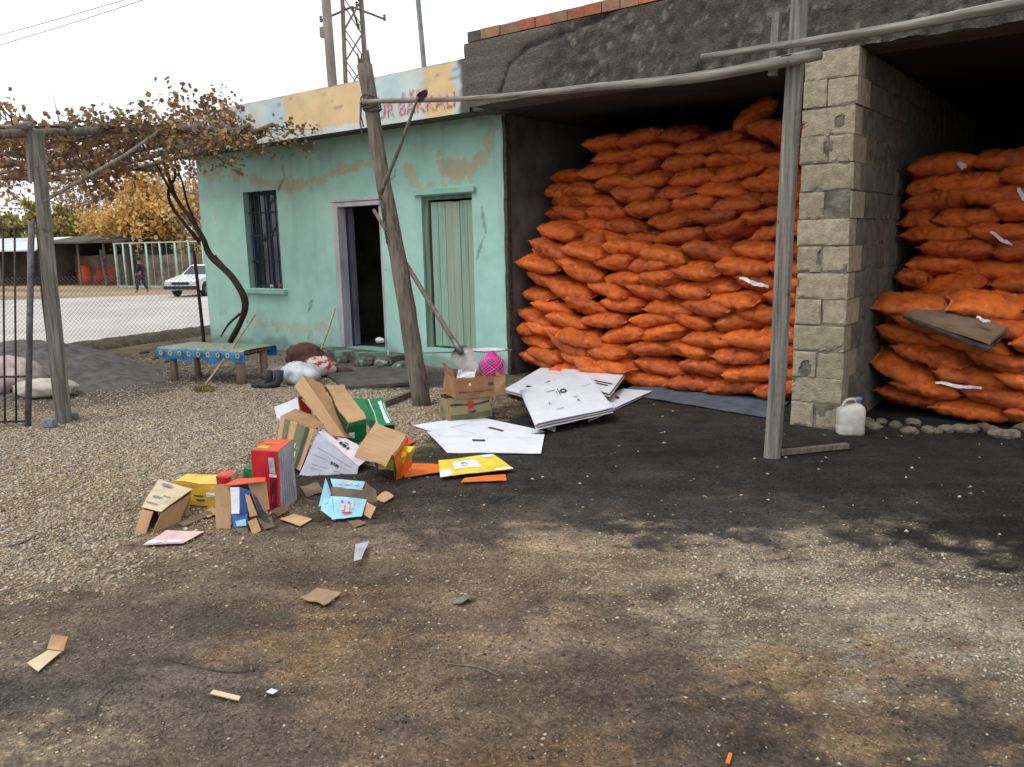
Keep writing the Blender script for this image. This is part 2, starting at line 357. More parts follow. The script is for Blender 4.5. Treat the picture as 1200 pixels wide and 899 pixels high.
scatter('scattered_pebbles', 420, (-5, 1.5), (1.2, 7.0), lambda x, y, n: rng.uniform(.006, .017, n), lambda x, y, d, p: np.full(len(x), .7), colfn=lambda n, c, p: np.array(srgb(176, 164, 142))*rng.uniform(.55, 1.25, (n, 1)), label='single pale pebbles and chips scattered on the dark yard')
scatter('loose_clods', 5000, (-12.5, -4.5), (1.5, 7.3), lambda x, y, n: rng.uniform(.006, .02, n), lambda x, y, d, p: np.full(len(x), .5), colfn=lambda n, c, p: np.array(srgb(112, 98, 82))*rng.uniform(.5, 1.3, (n, 1)), label='brown clods lying between the pale gravel')

# road beyond the yard, laid as a raised sheet with cross fall
ra = Vector((-41.36, 14.79, 0)); rb = Vector((-35.67, 21.67, 0)); rd = (rb-ra).normalized(); rn = Vector((rd.y, -rd.x, 0))
V = []; Fc = []; NR = 60
for i in range(NR+1):
    for j in range(9):
        q = ra+rd*(-160+i*6)+rn*(j*21.5/8+(.25*math.sin(i*1.7) if j in (0, 8) else 0)); V.append((q.x, q.y, -.565-.006*abs(j-4)))
for i in range(NR):
    for j in range(8): Fc.append((i*9+j, i*9+j+1, (i+1)*9+j+1, (i+1)*9+j))
tag(make('road', V, Fc, mat('road_surface', srgb(190, 184, 178), srgb(168, 162, 156), rough=.9, scale=.5, bump=.3, bscale=30)), kind='structure')

# ------------------------------------------------------------------ shared materials
m_conc = mat('raw_concrete', srgb(104, 101, 94), srgb(66, 64, 61), rough=.95, scale=5, bump=.8, bscale=60, contrast=(.3, .7))
m_beam = mat('beam_concrete', (1.2, 1.18, 1.14), (.7, .69, .68), rough=.95, scale=38, bump=1, bscale=75, attr='tone', bdist=.014, contrast=(.35, .65))
m_soot = mat('sooty_plaster', srgb(118, 115, 110), srgb(72, 70, 68), rough=.95, scale=2.2, bump=.5, bscale=25)
m_paint = mat('wall_paint', (1.06, 1.06, 1.06), (.9, .9, .9), rough=.75, scale=3, bump=.25, bscale=30, attr='tone', spec=.25)
m_block = mat('pumice_block', srgb(174, 164, 140), srgb(144, 135, 114), rough=.95, scale=18, bump=.8, bscale=110, rand=.12, speck=(srgb(92, 84, 72), 160, .64))
m_mortar = mat('mortar', srgb(134, 128, 114), srgb(74, 70, 63), rough=1, scale=7, bump=1, bscale=30)
m_sideblk = mat('side_block', srgb(122, 117, 108), srgb(92, 88, 82), rough=.95, scale=7, bump=.7, bscale=90, rand=.1)
m_wood = mat('weathered_wood', srgb(150, 146, 138), srgb(98, 93, 86), rough=.85, scale=(38, 38, 1.6), bump=.5, bscale=30, contrast=(.32, .62), speck=(srgb(70, 62, 54), 7, .66))
m_woodx = mat('weathered_pole', srgb(158, 152, 144), srgb(104, 98, 90), rough=.8, scale=(2.5, 40, 40), bump=.4, bscale=30, contrast=(.32, .62))
m_brownwood = mat('brown_wood', srgb(128, 118, 108), srgb(84, 76, 70), rough=.85, scale=(34, 34, 2), bump=.4, bscale=30)
m_rust = mat('dark_iron', srgb(86, 74, 70), srgb(54, 46, 44), rough=.7, scale=30, bump=.3, metal=.3)
m_steel = mat('galvanised_wire', srgb(136, 134, 132), srgb(104, 102, 100), rough=.5, metal=.6)

# ------------------------------------------------------------------ the turquoise house
HX0, HX1, HY, HZ = -12.35, -5.925, 7.55, 3.04
house = thing('painted_house', 'low turquoise plastered house with peeling paint, flat roof and peach and pale blue parapet', 'house', (-9.1, HY, 0))
holes = [(-11.125, -10.275, .95, 2.425), (-9.0, -8.05, .15, 2.175), (-7.3, -6.45, .25, 2.175)]
st = .025
xs = np.arange(HX0, HX1+st/2, st); zs = np.arange(-.1, HZ+.3, st)
X, Z, Fq = grid(xs, zs)
cx = X[Fq].mean(1); cz = Z[Fq].mean(1); keep = np.ones(len(Fq), bool)
for a, b, c, d in holes: keep &= ~((cx > a) & (cx < b) & (cz > c) & (cz < d))
Fq = Fq[keep]
green = np.array(srgb(166, 210, 198)); tan = np.array(srgb(184, 180, 154)); pale = np.array(srgb(184, 216, 206)); grime = np.array(srgb(92, 96, 86))
def seg_dist(px, pz, pts):
    d = np.full(len(px), 9.)
    for (a, b), (c, e) in zip(pts[:-1], pts[1:]):
        t = np.clip(((px-a)*(c-a)+(pz-b)*(e-b))/((c-a)**2+(e-b)**2), 0, 1)
        d = np.minimum(d, np.hypot(px-a-t*(c-a), pz-b-t*(e-b)))
    return d
W = lambda *p: [tuple(np.array(onY(x, y, HY))[[0, 2]]) for x, y in p]
colw = np.tile(green, (len(X), 1))*(1+.05*fbm(X*2, Z*2, 3.)[:, None])
f1 = sstep(-.1, .5, fbm(X*.9, Z*1.3, 5.))[:, None]; colw = colw*(1-.35*f1)+pale*.35*f1
def blend(cur, col, m): return cur*(1-m[:, None])+col*m[:, None]
nz1 = .10*fbm(X*4, Z*4, 8.)+.10*fbm(X*13, Z*13, 9.)
def patch(pts, r, thr=1.0, a=.85, col=tan):
    global colw
    d = seg_dist(X, Z, W(*pts))+nz1
    colw = blend(colw, col, a*sstep(r, r*.82, d))
patch([(236, 203), (262, 201), (300, 212), (340, 217), (365, 213), (400, 200), (436, 189)], .065)
patch([(330, 216), (350, 221)], .09); patch([(238, 207), (300, 206)], .05, a=.6); patch([(340, 170), (362, 169)], .05, col=grime, a=.7)
patch([(518, 190), (530, 206), (548, 204), (552, 196), (570, 180), (578, 150)], .075); patch([(520, 196), (552, 200)], .10); patch([(478, 200), (492, 218), (500, 222)], .06, a=.8)
patch([(492, 219), (500, 216), (552, 214)], .03, a=.7); patch([(296, 378), (340, 382), (390, 386)], .045, a=.5); patch([(402, 300), (404, 360)], .03, a=.3)
patch([(330, 130), (590, 145)], .05, col=grime*1.3, a=.25)
colw = blend(colw, grime, .85*sstep(.13, .0, Z-.05+.16*fbm(X*3, Z*3, 14., 5)))                  # damp foot of the wall
colw = blend(colw, green*.78, .5*sstep(.45, .15, Z+.2*fbm(X*2, Z*2, 15.)))
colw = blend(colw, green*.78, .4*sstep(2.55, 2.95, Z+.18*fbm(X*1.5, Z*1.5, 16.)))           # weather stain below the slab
str_ = sstep(.28, .5, fbm(X*9, Z*.7, 17.)); colw = blend(colw, grime*1.6, .10*str_)
for ck in ([(-10.2, 2.43), (-10.05, 2.6), (-10.1, 2.85), (-9.95, 3.0)], [(-8.05, 2.18), (-7.9, 2.4), (-7.75, 2.45), (-7.7, 2.75)], [(-11.15, .9), (-11.3, .6), (-11.25, .35)], [(-9.75, .2), (-9.8, .5), (-9.6, .8)], [(-6.4, 1.4), (-6.25, 1.7), (-6.3, 2.0)]):
    dck = seg_dist(X, Z, ck)+.05*fbm(X*8, Z*8, 4.); colw = blend(colw, grime*.8, .55*sstep(.022, .008, np.abs(dck)))
for k in range(26):
    cxp, czp = rnd.uniform(-12.3, -6), rnd.choice((rnd.uniform(.1, .6), rnd.uniform(.1, 3))); q = np.hypot((X-cxp)*rnd.uniform(.5, 1), (Z-czp)*rnd.uniform(.6, 1.2))+.06*fbm(X*12, Z*12, 4.)
    colw = blend(colw, tan*rnd.uniform(.7, 1.1), .6*sstep(.035, .02, q))
Yw = HY+.006*fbm(X*2, Z*2, 2.)+.002*fbm(X*12, Z*12, 6.)
right = X > HX1-.001
make('wall', np.stack([X+np.where(right, .02*fbm(Z*9, Z*3, 2.), 0), Yw, Z], -1), Fq, m_paint, house, smooth=True, cols=np.clip(colw, 0, 1))
m_pp = mat('turquoise_paint', srgb(164, 204, 192), srgb(140, 184, 170), rough=.75, scale=4, bump=.2)
b = MB()
for a, c, d, e in holes:                                   # reveals of the openings
    y1 = HY+.24
    b = MB(); b.box((a-.04, HY+.012, d), (a, y1, e)); b.box((c, HY+.012, d), (c+.04, y1, e)); b.box((a-.04, HY+.013, e), (c+.04, y1, e+.04)); b.box((a-.04, HY+.013, d-.04), (c+.04, y1, d-.001)); b.build('opening_reveal', m_pp, house)
pass
b = MB(); b.box((HX0, HY+.02, -.5), (HX0+.2, 12, HZ+.2)); b.box((HX0+.2, 11.8, -.5), (-6.15, 12, HZ+.2)); b.build('side_wall', m_pp, house)
b = MB(); b.box((HX0+.2, HY+.03, -.05), (-6.15, 11.8, .13)); b.build('floor_slab', m_conc, house)
# inner partition so that the rooms read dark
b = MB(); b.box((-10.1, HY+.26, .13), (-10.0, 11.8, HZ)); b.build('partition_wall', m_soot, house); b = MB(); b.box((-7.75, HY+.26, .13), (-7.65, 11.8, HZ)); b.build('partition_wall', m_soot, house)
# slab with parapet face
b = MB(); b.box((-12.75, 7.122, 3.045), (-6.07, 12.1, 3.2)); b.build('roof_slab', m_conc, house)
xs = np.arange(-12.75, -6.06, .03); zs = np.arange(3.02, 3.605, .03); X, Z, Fq = grid(xs, zs)
wht = np.array(srgb(206, 214, 210)); blu = np.array(srgb(184, 206, 212)); pch = np.array(srgb(222, 194, 148)); grn = green
WP = lambda x, y: onY(x, y, 7.1).x
colw = np.tile(blu, (len(X), 1)); nzx = .08*fbm(X*5, Z*5, 8.)+.05*fbm(X*16, Z*16, 3.)
colw = blend(colw, wht, sstep(-.1, .4, fbm(X*2.2, Z*3, 4.)))
for a, c in ((WP(334, 130), WP(420, 110)), (WP(500, 100), WP(531, 90))):
    m = sstep(a-.02, a+.02, X+nzx)*sstep(c+.02, c-.02, X+nzx)*sstep(3.035, 3.075, Z+nzx*.5)
    colw = blend(colw, pch, m)
m = sstep(WP(494, 128), WP(500, 128), X)*sstep(WP(533, 128), WP(520, 128), X)*sstep(3.33, 3.29, Z+nzx); colw = blend(colw, pch, m)
colw = blend(colw, wht, sstep(3.12, 3.09, Z+nzx*.35)*(X < WP(420, 140)))
for k in range(26):                                            # chips and drips
    cxp, czp = rnd.uniform(-12.5, -6.2), rnd.uniform(3.1, 3.6); q = np.hypot((X-cxp)*rnd.uniform(.4, 1), (Z-czp)*rnd.uniform(1, 3))+nzx*.6
    colw = blend(colw, grime*rnd.uniform(.7, 1.7), .55*sstep(.045, .01, q))
colw = blend(colw, tan, .4*sstep(.3, .5, fbm(X*4, Z*8, 33.))); colw = blend(colw, grime*1.2, .35*sstep(3.575, 3.60, Z+nzx*.3))
colw = blend(colw, np.array(srgb(92, 90, 84)), sstep(-6.24, -6.17, X+nzx*.8))
topj = np.where(Z > 3.58, .012*fbm(X*7, 0*X, 1.), 0)
make('parapet_face', np.stack([X, 7.1+.004*fbm(X*5, Z*5, 1.), Z+topj], -1), Fq, m_paint, house, cols=np.clip(colw, 0, 1))
b = MB(); b.box((-12.75, 7.112, 3.021), (-6.07, 7.26, 3.592)); b.build('parapet', m_conc, house)
# fragments of red lettering
def text(name, s, size, mat_, parent, loc, rx=PI/2, rz=0, shear=0, ext=.001, loose=False):
    cu_ = bpy.data.curves.new('lettering', 'FONT'); cu_.body = s; cu_.size = size; cu_.extrude = ext; cu_.shear = shear
    to = bpy.data.objects.new('lettering', cu_); C.objects.link(to)
    dg = bpy.context.evaluated_depsgraph_get(); me = bpy.data.meshes.new_from_object(to.evaluated_get(dg))
    bpy.data.objects.remove(to); R3 = (Euler((rx, 0, rz)).to_matrix().to_4x4()); R3.translation = loc
    me.transform(R3)
    V = [v.co[:] for v in me.vertices]; Fp = [tuple(p.vertices) for p in me.polygons]; bpy.data.meshes.remove(me)
    return make(name, V, Fp, mat_, parent)
m_red = mat('faded_red_paint', srgb(204, 104, 120), srgb(214, 186, 190), rough=.8, scale=22, contrast=(.4, .6))
m_blkink = mat('black_print', srgb(52, 52, 56), srgb(80, 80, 84), rough=.7, scale=30)
p = onY(441, 133.5, 7.093)
text('lettering', 'UR BAKKALI', .235, m_red, house, (p.x, 7.088, p.z-.055), ext=.0015)
p = onY(466, 116, 7.093)
text('lettering', 'A KAY', .15, m_red, house, (p.x+.05, 7.088, p.z-.03), ext=.0015)
# window
b = MB(); b.box((-11.27, HY-.07, .875), (-10.17, HY+.2, .935)); b.build('window_sill', m_pp, house)
win = thing('w', None, None); bpy.data.objects.remove(win)
m_navy = mat('navy_paint', srgb(60, 66, 92), srgb(44, 48, 66), rough=.6, scale=12)
b = MB()
for x in (-11.12, -10.33): b.box((x, HY+.13, .96), (x+.05, HY+.18, 2.42))
b.box((-11.07, HY+.13, .96), (-10.33, HY+.18, 1.01)); b.box((-11.07, HY+.13, 2.37), (-10.33, HY+.18, 2.42)); b.box((-10.72, HY+.132, 1.01), (-10.68, HY+.178, 2.37))
wf = b.build('window_frame', m_navy, house)
m_glass = mat('window_glass', (.03, .035, .045), (.02, .025, .03), rough=.08, spec=.5, scale=2)
b = MB(); b.box((-11.07, HY+.15, 1.01), (-10.72, HY+.156, 2.37)); b.build('pane', m_glass, wf)
b = MB(); b.box((-10.68, HY+.15, 1.01), (-10.33, HY+.156, 2.37)); b.build('pane', m_glass, wf)
bars = 7; proto = None
for k in range(bars):
    x = -11.04+k*(.76/(bars-1))-.06*0
    b = MB(); b.tube([(x, HY+.055, .95), (x+rnd.uniform(-.004, .004), HY+.055, 2.42)], .009, 6); b.build('window_bar', m_navy, house, smooth=True)
for z in (1.35, 1.75, 2.1):
    b = MB(); b.box((-11.12, HY+.068, z), (-10.28, HY+.076, z+.02)); b.build('window_bar', m_navy, house)
b = MB()
for k in range(24):
    x = -11.05+k*.03; b.tube([(x, HY+.2+.015*math.sin(k*1.9), 1.02), (x, HY+.2+.015*math.sin(k*1.9+.5), 2.36)], .018, 5)
b.build('curtain', mat('navy_curtain', srgb(44, 54, 110), srgb(30, 34, 62), rough=.9, scale=6), house, smooth=True)
t = MB(); v, f = lathe([(.001, 0), (.035, 0), (.035, .07), (.028, .075), (.001, .076)], 12, c=(-10.62, HY+.06, .936)); t.add(v, f)
tag(t.build('tin_can', mat('tin', srgb(200, 196, 190), srgb(150, 146, 140), rough=.35, metal=.7), smooth=True, loc=(-10.62, HY+.06, .936)), 'small pale tin standing on the sill of the dark barred window', 'can')
t = MB(); v, f = lathe([(.001, 0), (.03, 0), (.045, .05), (.04, .09), (.001, .09)], 10, c=(-10.42, HY+.07, .936)); t.add(v, f)
tag(t.build('clay_cup', mat('clay', srgb(160, 92, 70), rough=.8), smooth=True, loc=(-10.42, HY+.07, .936)), 'small brown cup at the right end of the dark barred window sill', 'cup')
# open doorway: lilac jamb, door leaf folded inwards
m_lil = mat('lilac_paint', srgb(196, 194, 200), srgb(164, 162, 170), rough=.7, scale=(8, 8, 2))
df = MB(); df.box((-9.0, HY-.025, .15), (-8.9, HY+.12, 2.165)); df.box((-8.9, HY-.02, 2.11), (-8.05, HY+.12, 2.165)); df.box((-8.09, HY-.0, .15), (-8.052, HY+.12, 2.11))
df.build('door_frame', m_lil, house)
dl = MB(); a = Vector((-8.895, HY+.14, 0)); dirn = Vector((.16, 1, 0)).normalized()
dl.hexa([a+Vector((0, 0, .17)), a+Vector((.045, 0, .17)), a+Vector((.045, 0, .17))+dirn*.08, a+Vector((0, 0, .17))+dirn*.08, a+Vector((0, 0, 2.1)), a+Vector((.045, 0, 2.1)), a+Vector((.045, 0, 2.1))+dirn*.08, a+Vector((0, 0, 2.1))+dirn*.08])
d1 = dl.build('door', mat('grey_lilac_door', srgb(120, 116, 128), srgb(84, 82, 92), rough=.6, scale=(20, 20, 2)), house); d1['label'] = 'grey lilac door leaf folded open into the dark room'
dk = MB(); dk.box((-8.9, HY+.125, .16), (-8.868, HY+.139, 2.1)); dk.build('door_edge', m_navy, d1)
# step, threshold, patched with turquoise paint
for i, (x0, x1, y0, z1) in enumerate(((-9.15, -7.62, 7.22, .14),)):
    v, f = rough_block(x0, x1, -.03, z1, y0, HY-.004, n=22, amp=.02, seed=5)
    s_ = make('door_step', v, f, mat('step_concrete', srgb(112, 108, 100), srgb(78, 75, 70), rough=.95, scale=9, bump=.8, bscale=50, speck=(srgb(122, 160, 144), 3.2, .60)), house)
# closed plank door
ox0, ox1, oz0, oz1 = holes[2]
m_door = mat('green_plank', srgb(146, 178, 162), srgb(128, 158, 142), rough=.8, scale=(26, 26, 1.4), bump=.35, contrast=(.38, .6), rand=.08)
m_doorw = mat('worn_plank', srgb(146, 172, 156), srgb(148, 148, 130), rough=.85, scale=(9, 9, .8), bump=.4, contrast=(.42, .66), rand=.04)
fr = MB(); fr.box((ox0, HY+.03, oz0), (ox0+.09, HY+.12, oz1-.001)); fr.box((ox0+.09, HY+.03, oz1-.05), (ox1, HY+.12, oz1-.001)); fr.build('door_frame', mat('door_frame_green', srgb(112, 136, 120), srgb(86, 102, 90), rough=.85, scale=(24, 24, 2)), house)
door = thing('door', None, None); door['label'] = 'closed green plank door worn bare to the wood'
door.parent = house; door.location = (ox0+.14+9.1, .07, 0)
npl = 6; wpl = (ox1-.004-(ox0+.125))/npl
for k in range(npl):
    x = ox0+.125+k*wpl; top = oz1-.075-rnd.uniform(0, .012); y = HY+.045+rnd.uniform(-.004, .004)
    b = MB(); b.box((x+.003, y, oz0+.02+rnd.uniform(0, .015)), (x+wpl-.003, y+.028, top)); b.build('plank', m_door if k in (0, 1, 4) else m_doorw, door)
b = MB(); b.box((ox0+.14, HY+.082, .6), (ox1-.01, HY+.10, .7)); b.box((ox0+.14, HY+.082, 1.7), (ox1-.01, HY+.10, 1.8)); b.build('ledge_batten', m_door, door)
b = MB(); b.box((-7.4, HY-.05, 2.19), (-6.38, HY-.004, 2.25)); b.build('door_lintel', m_pp, house)
b = MB(); b.box((-9.05, HY-.014, 2.18), (-8.0, HY-.004, 2.21)); b.build('door_lintel', m_lil, house)

# ------------------------------------------------------------------ storage building
store = thing('storage_building', 'unplastered concrete storage building with two open bays full of orange sacks', 'building', (-2, 6.72, 0))
BX0, BX1, BY = -5.79, 3.2, 6.72
xs = np.arange(BX0, BX1+.02, .03); zs = np.arange(3.0, 3.645, .03); X, Z, Fq = grid(xs, zs)
rough_ = sstep(-5.0, -4.4, X+.5*fbm(X*2, Z*3, 3.)+(3.5-Z)*.8)
Yb = BY+rough_*(.028*fbm(X*16, Z*16, 7., 3)+.03*np.abs(fbm(X*7, Z*7, 5.)))+(1-rough_)*(.006*fbm(X*3, Z*20, 7.)+.008*(np.mod(Z-3.0, .15) < .03))
cb = np.tile(np.array(srgb(98, 94, 87)), (len(X), 1))*(1+.25*fbm(X*2, Z*8, 9.))[:, None]
rc = np.array(srgb(82, 77, 71))*(1+.5*fbm(X*22, Z*22, 4., 3))[:, None]; cb = cb*(1-rough_[:, None])+rc*rough_[:, None]
chip = sstep(.36, .45, fbm(X*21, Z*21, 12.))*rough_; cb = blend(cb, np.array(srgb(140, 134, 126)), chip*.6)
crk = seg_dist(X, Z, [(-5.35, 3.05), (-5.2, 3.35), (-4.95, 3.48), (-4.4, 3.55), (-3.9, 3.64)])+.02*fbm(X*9, Z*9, 2.); cb = blend(cb, np.array(srgb(50, 47, 45)), .8*sstep(.03, .012, crk))
Yb = Yb+.02*sstep(.03, .01, crk)
bot = Z < 3.01
make('beam', np.stack([X, Yb, Z+np.where(bot, .02*fbm(X*6, X*0, 1.), 0)], -1), Fq, m_beam, store, cols=np.clip(cb, .01, 1))
b = MB(); b.box((BX0+.003, BY+.075, 3.012), (BX1, 7.2, 3.638)); b.box((BX0+.09, BY+.04, 3.6), (BX1, BY+.08, 3.632)); b.box((BX0, BY+.012, 3.02), (BX0+.04, BY+.08, 3.62)); b.build('beam_core', m_conc, store)
b = MB(); b.box((BX0, 7.201, 3.03), (BX1, 7.51, 3.22)); b.box((-6.062, 7.512, 3.032), (BX1, 12.4, 3.222)); b.build('roof_slab', mat('shade_dark_slab', srgb(58, 56, 53), srgb(38, 37, 36), rough=.95, scale=2), store)  # slab colour set near black, painting in the shade under the roof
b = MB(); b.box((-6.12, 7.14, 3.03), (BX0-.003, 7.5, 3.64)); b.build('slab_end', m_conc, store)
x = BX0+.03; m_bricks = [mat('red_brick', srgb(176, 108, 80), srgb(150, 96, 76), rough=.9, scale=20, bump=.5, rand=.2), mat('grey_brick', srgb(160, 120, 90), srgb(128, 104, 86), rough=.9, scale=14, bump=.5, rand=.15)]
k = 0
while x < BX1-.25:
    L_ = rnd.choice((.19, .19, .25)); hgt = .095+rnd.uniform(-.004, .006); dy = rnd.uniform(-.008, .012)
    b = MB(); b.box((x, BY+.02+dy, 3.645), (x+L_-.008, BY+.2+dy, 3.645+hgt)); b.build('brick', m_conc if k == 0 else m_bricks[1 if rnd.random() < .3 else 0], store)
    x += L_; k += 1
b = MB(); b.box((BX0+.02, BY+.05, 3.64), (BX1-.2, BY+.19, 3.70)); b.build('mortar_bed', m_mortar, store)
# walls of the bays
b = MB(); b.box((-6.145, HY+.03, -.1), (-5.925, 12.2, 3.029)); lw = b.build('side_wall', m_soot, store)
m_dark = mat('shade_dark_concrete', srgb(52, 50, 48), srgb(34, 33, 32), rough=.95, scale=2)  # shade at the back of the bays painted in as a darker concrete
b = MB(); b.box((-6.145, 12.201, -.1), (BX1, 12.4, 3.029)); b.build('back_wall', m_dark, store)
b = MB(); b.box((2.3, 6.9, -.1), (2.7, 12.2, 3.0)); b.build('side_wall', m_soot, store)
# ragged edge where the render breaks off beside the turquoise wall
zs = np.linspace(0, 3.02, 60); V = []; Fc = []
for i, z in enumerate(zs):
    o_ = .014*float(fbm(z*7, 0., 3.)); V += [(-5.945+o_, 7.53, z), (-5.90+o_*.7, 7.535, z), (-5.905, 7.62, z)]
for i in range(len(zs)-1):
    for j in range(2): a_ = i*3+j; Fc.append((a_, a_+1, a_+4, a_+3))
make('broken_render', V, Fc, mat('broken_render', srgb(88, 82, 74), srgb(58, 54, 50), rough=1, scale=20, bump=.8), store)
# partition pier of pumice blocks
pier = MB(); pier.box((-2.236, 6.731, -.1), (-1.850, 12.2, 3.0)); pier = pier.build('partition_wall', m_mortar, store)
PX0, PX1 = -2.245, -1.84; nc = 14; ch = 3.005/nc
def put_block(x0, x1, z0, z1, y0, y1, face, holes=(), m=m_block, seed=0, n=8):
    if face == 'front':
        v, f = rough_block(x0, x1, z0, z1, y0, y1, n=n, holes=holes, seed=seed)
    else:                                                    # face towards +x
        v, f = rough_block(y0, y1, z0, z1, -x1, -x0, n=6, holes=holes, seed=seed); v = [(-q[1], q[0], q[2]) for q in v]
    return make('block', v, f, m, pier)
for c_ in range(nc):
    zj = rnd.uniform(-.007, .007); z0 = c_*ch+.005+(zj if c_ else 0); z1 = (c_+1)*ch-.004+zj*.3; cc_ = nc-1-c_; jx = rnd.uniform(-.008, .008)
    hl = []
    if cc_ == 2: hl = [(.72, .5, .09, .22, .12)]
    if cc_ == 9: hl = [(.25, .35, .06, .1, .07)]
    if cc_ == 11: hl = [(.55, .12, .14, .3, .08), (.3, -.1, .10, .3, .09)]
    if cc_ == 13: hl = []
    if cc_ % 2 == 0:
        put_block(PX0+jx, PX1+jx, z0, z1, 6.72+rnd.uniform(-.006, .006), 6.92, 'front', hl, seed=c_, n=16)
        ys = [6.93]
    else:
        mid = (PX0+PX1)/2+rnd.uniform(-.02, .02)
        hl2 = [(.97, .55, .08, .35, .05)] if cc_ in (3, 7) else ([(.55, .3, .25, .35, .10)] if cc_ == 11 else [])
        put_block(PX0+jx, mid-.006, z0, z1, 6.715, 7.1, 'front', hl2, seed=c_+.3, n=12)
        put_block(mid+.006, PX1+jx, z0, z1, 6.725+rnd.uniform(-.004, .01), 7.1, 'front', [(.3, .95, .5, .22, .08)] if cc_ in (13, 5) else [], seed=c_+.7, n=12)
        ys = [7.11]
    y = ys[0]
    while y < 9.3:
        y1 = y+.395
        put_block(PX1-.16, PX1+jx+rnd.uniform(-.006, .004), z0, z1, y, y1-.01, 'side', m=m_sideblk if y > 6.95 or c_ % 2 else m_block, seed=y+c_)
        b = MB(); b.box((PX0+rnd.uniform(-.004, .004), y, z0), (PX0+.16, y1-.01, z1)); b.build('block', m_sideblk, pier)
        y = y1
# rubble at the threshold of the right bay
m_rub = mat('rubble', srgb(124, 114, 100), srgb(82, 76, 68), rough=.95, scale=10, bump=.7, rand=.25)
def stone_mesh(r, sx, sy, sz, seed):
    import mathutils
    V = []; 
    bmv, bmf = lathe([(.001, -1), (.55, -.85), (.9, -.4), (1, .05), (.85, .5), (.5, .85), (.001, 1)], 10)
    a = np.array(bmv); n_ = 1+.28*fbm(a[:, 0]*1.5+seed, a[:, 1]*1.5, a[:, 2]*1.5)+.12*fbm(a[:, 0]*4+seed, a[:, 1]*4, a[:, 2]*4)
    a = a*n_[:, None]*np.array([sx, sy, sz])*r
    return a, bmf
def put_stone(name, label, cat, loc, r, s, m, seed, group=None, rz=0):
    a, f = stone_mesh(r, *s, seed); a = a@np.array(Matrix.Rotation(rz, 3, 'Z')).T
    gz = float(ground_z(loc[0], loc[1])) if len(loc) < 3 else loc[2]
    o = make(name, a, f, m, None, smooth=False, local=True); o.location = (loc[0], loc[1], gz+r*s[2]*.55)
    return tag(o, label, cat, group)
ORS = ['nearest', 'second', 'third', 'fourth', 'fifth', 'sixth', 'seventh', 'eighth', 'ninth', 'tenth', 'eleventh', 'twelfth', 'thirteenth', 'fourteenth', 'fifteenth', 'sixteenth']
for i in range(16):
    px = 1012+i*12.5+rnd.uniform(-5, 5); py = 497+i*.8+rnd.uniform(-4, 8); g = G(px, py)
    put_stone('rubble_stone', f'{ORS[i]} rubble stone from the canister in the row under the right bay sacks', 'stone', (g.x, g.y), rnd.uniform(.045, .085), (1.2, .9, .62), m_rub, i*3.3, 'rubble stones under the right hand sacks', rnd.uniform(0, 3))

# ------------------------------------------------------------------ sacks of coal
def sack_material(name, hue, dark, worn):
    m = mat(name, hue, dark, rough=.27, coat=.15, scale=(11, 9, 20), bump=0, spec=.5, detail=5, contrast=(.45, .72), rand=.18)  # dark mottle paints in shadows of the crinkled film, plus coal showing through
    t = m.node_tree; n = t.nodes; L = t.links; p = n['Principled BSDF']
    tc = n['Texture Coordinate']
    n1 = n.new('ShaderNodeTexNoise'); n1.inputs['Scale'].default_value = 14; n1.inputs['Detail'].default_value = 9; n1.inputs['Roughness'].default_value = .62; n1.inputs['Distortion'].default_value = 2.2
    n2 = n.new('ShaderNodeTexVoronoi'); n2.feature = 'DISTANCE_TO_EDGE'; n2.inputs['Scale'].default_value = 17
    wv = n.new('ShaderNodeVectorMath'); wv.operation = 'ADD'
    L.new(tc.outputs['Object'], n1.inputs['Vector']); L.new(tc.outputs['Object'], wv.inputs[0]); L.new(n1.outputs['Color'], wv.inputs[1]); 
    L.new(wv.outputs[0], n2.inputs['Vector'])
    a = n.new('ShaderNodeMath'); a.operation = 'MULTIPLY_ADD'; a.inputs[1].default_value = .8; L.new(n2.outputs[0], a.inputs[0]); L.new(n1.outputs[0], a.inputs[2])
    bp = n.new('ShaderNodeBump'); bp.inputs['Strength'].default_value = 1; bp.inputs['Distance'].default_value = .009
    L.new(a.outputs[0], bp.inputs['Height']); L.new(bp.outputs[0], p.inputs['Normal'])
    return m
m_sack = sack_material('orange_sack', (.87, .19, .026), (.52, .085, .014), 0)
m_sack2 = sack_material('dark_mottled_sack', (.76, .15, .024), (.26, .05, .014), 0)  # same mottle with its painted crinkle shadows deeper
m_seam = mat('sack_seam', (.82, .25, .08), (.5, .12, .04), rough=.6, scale=30)
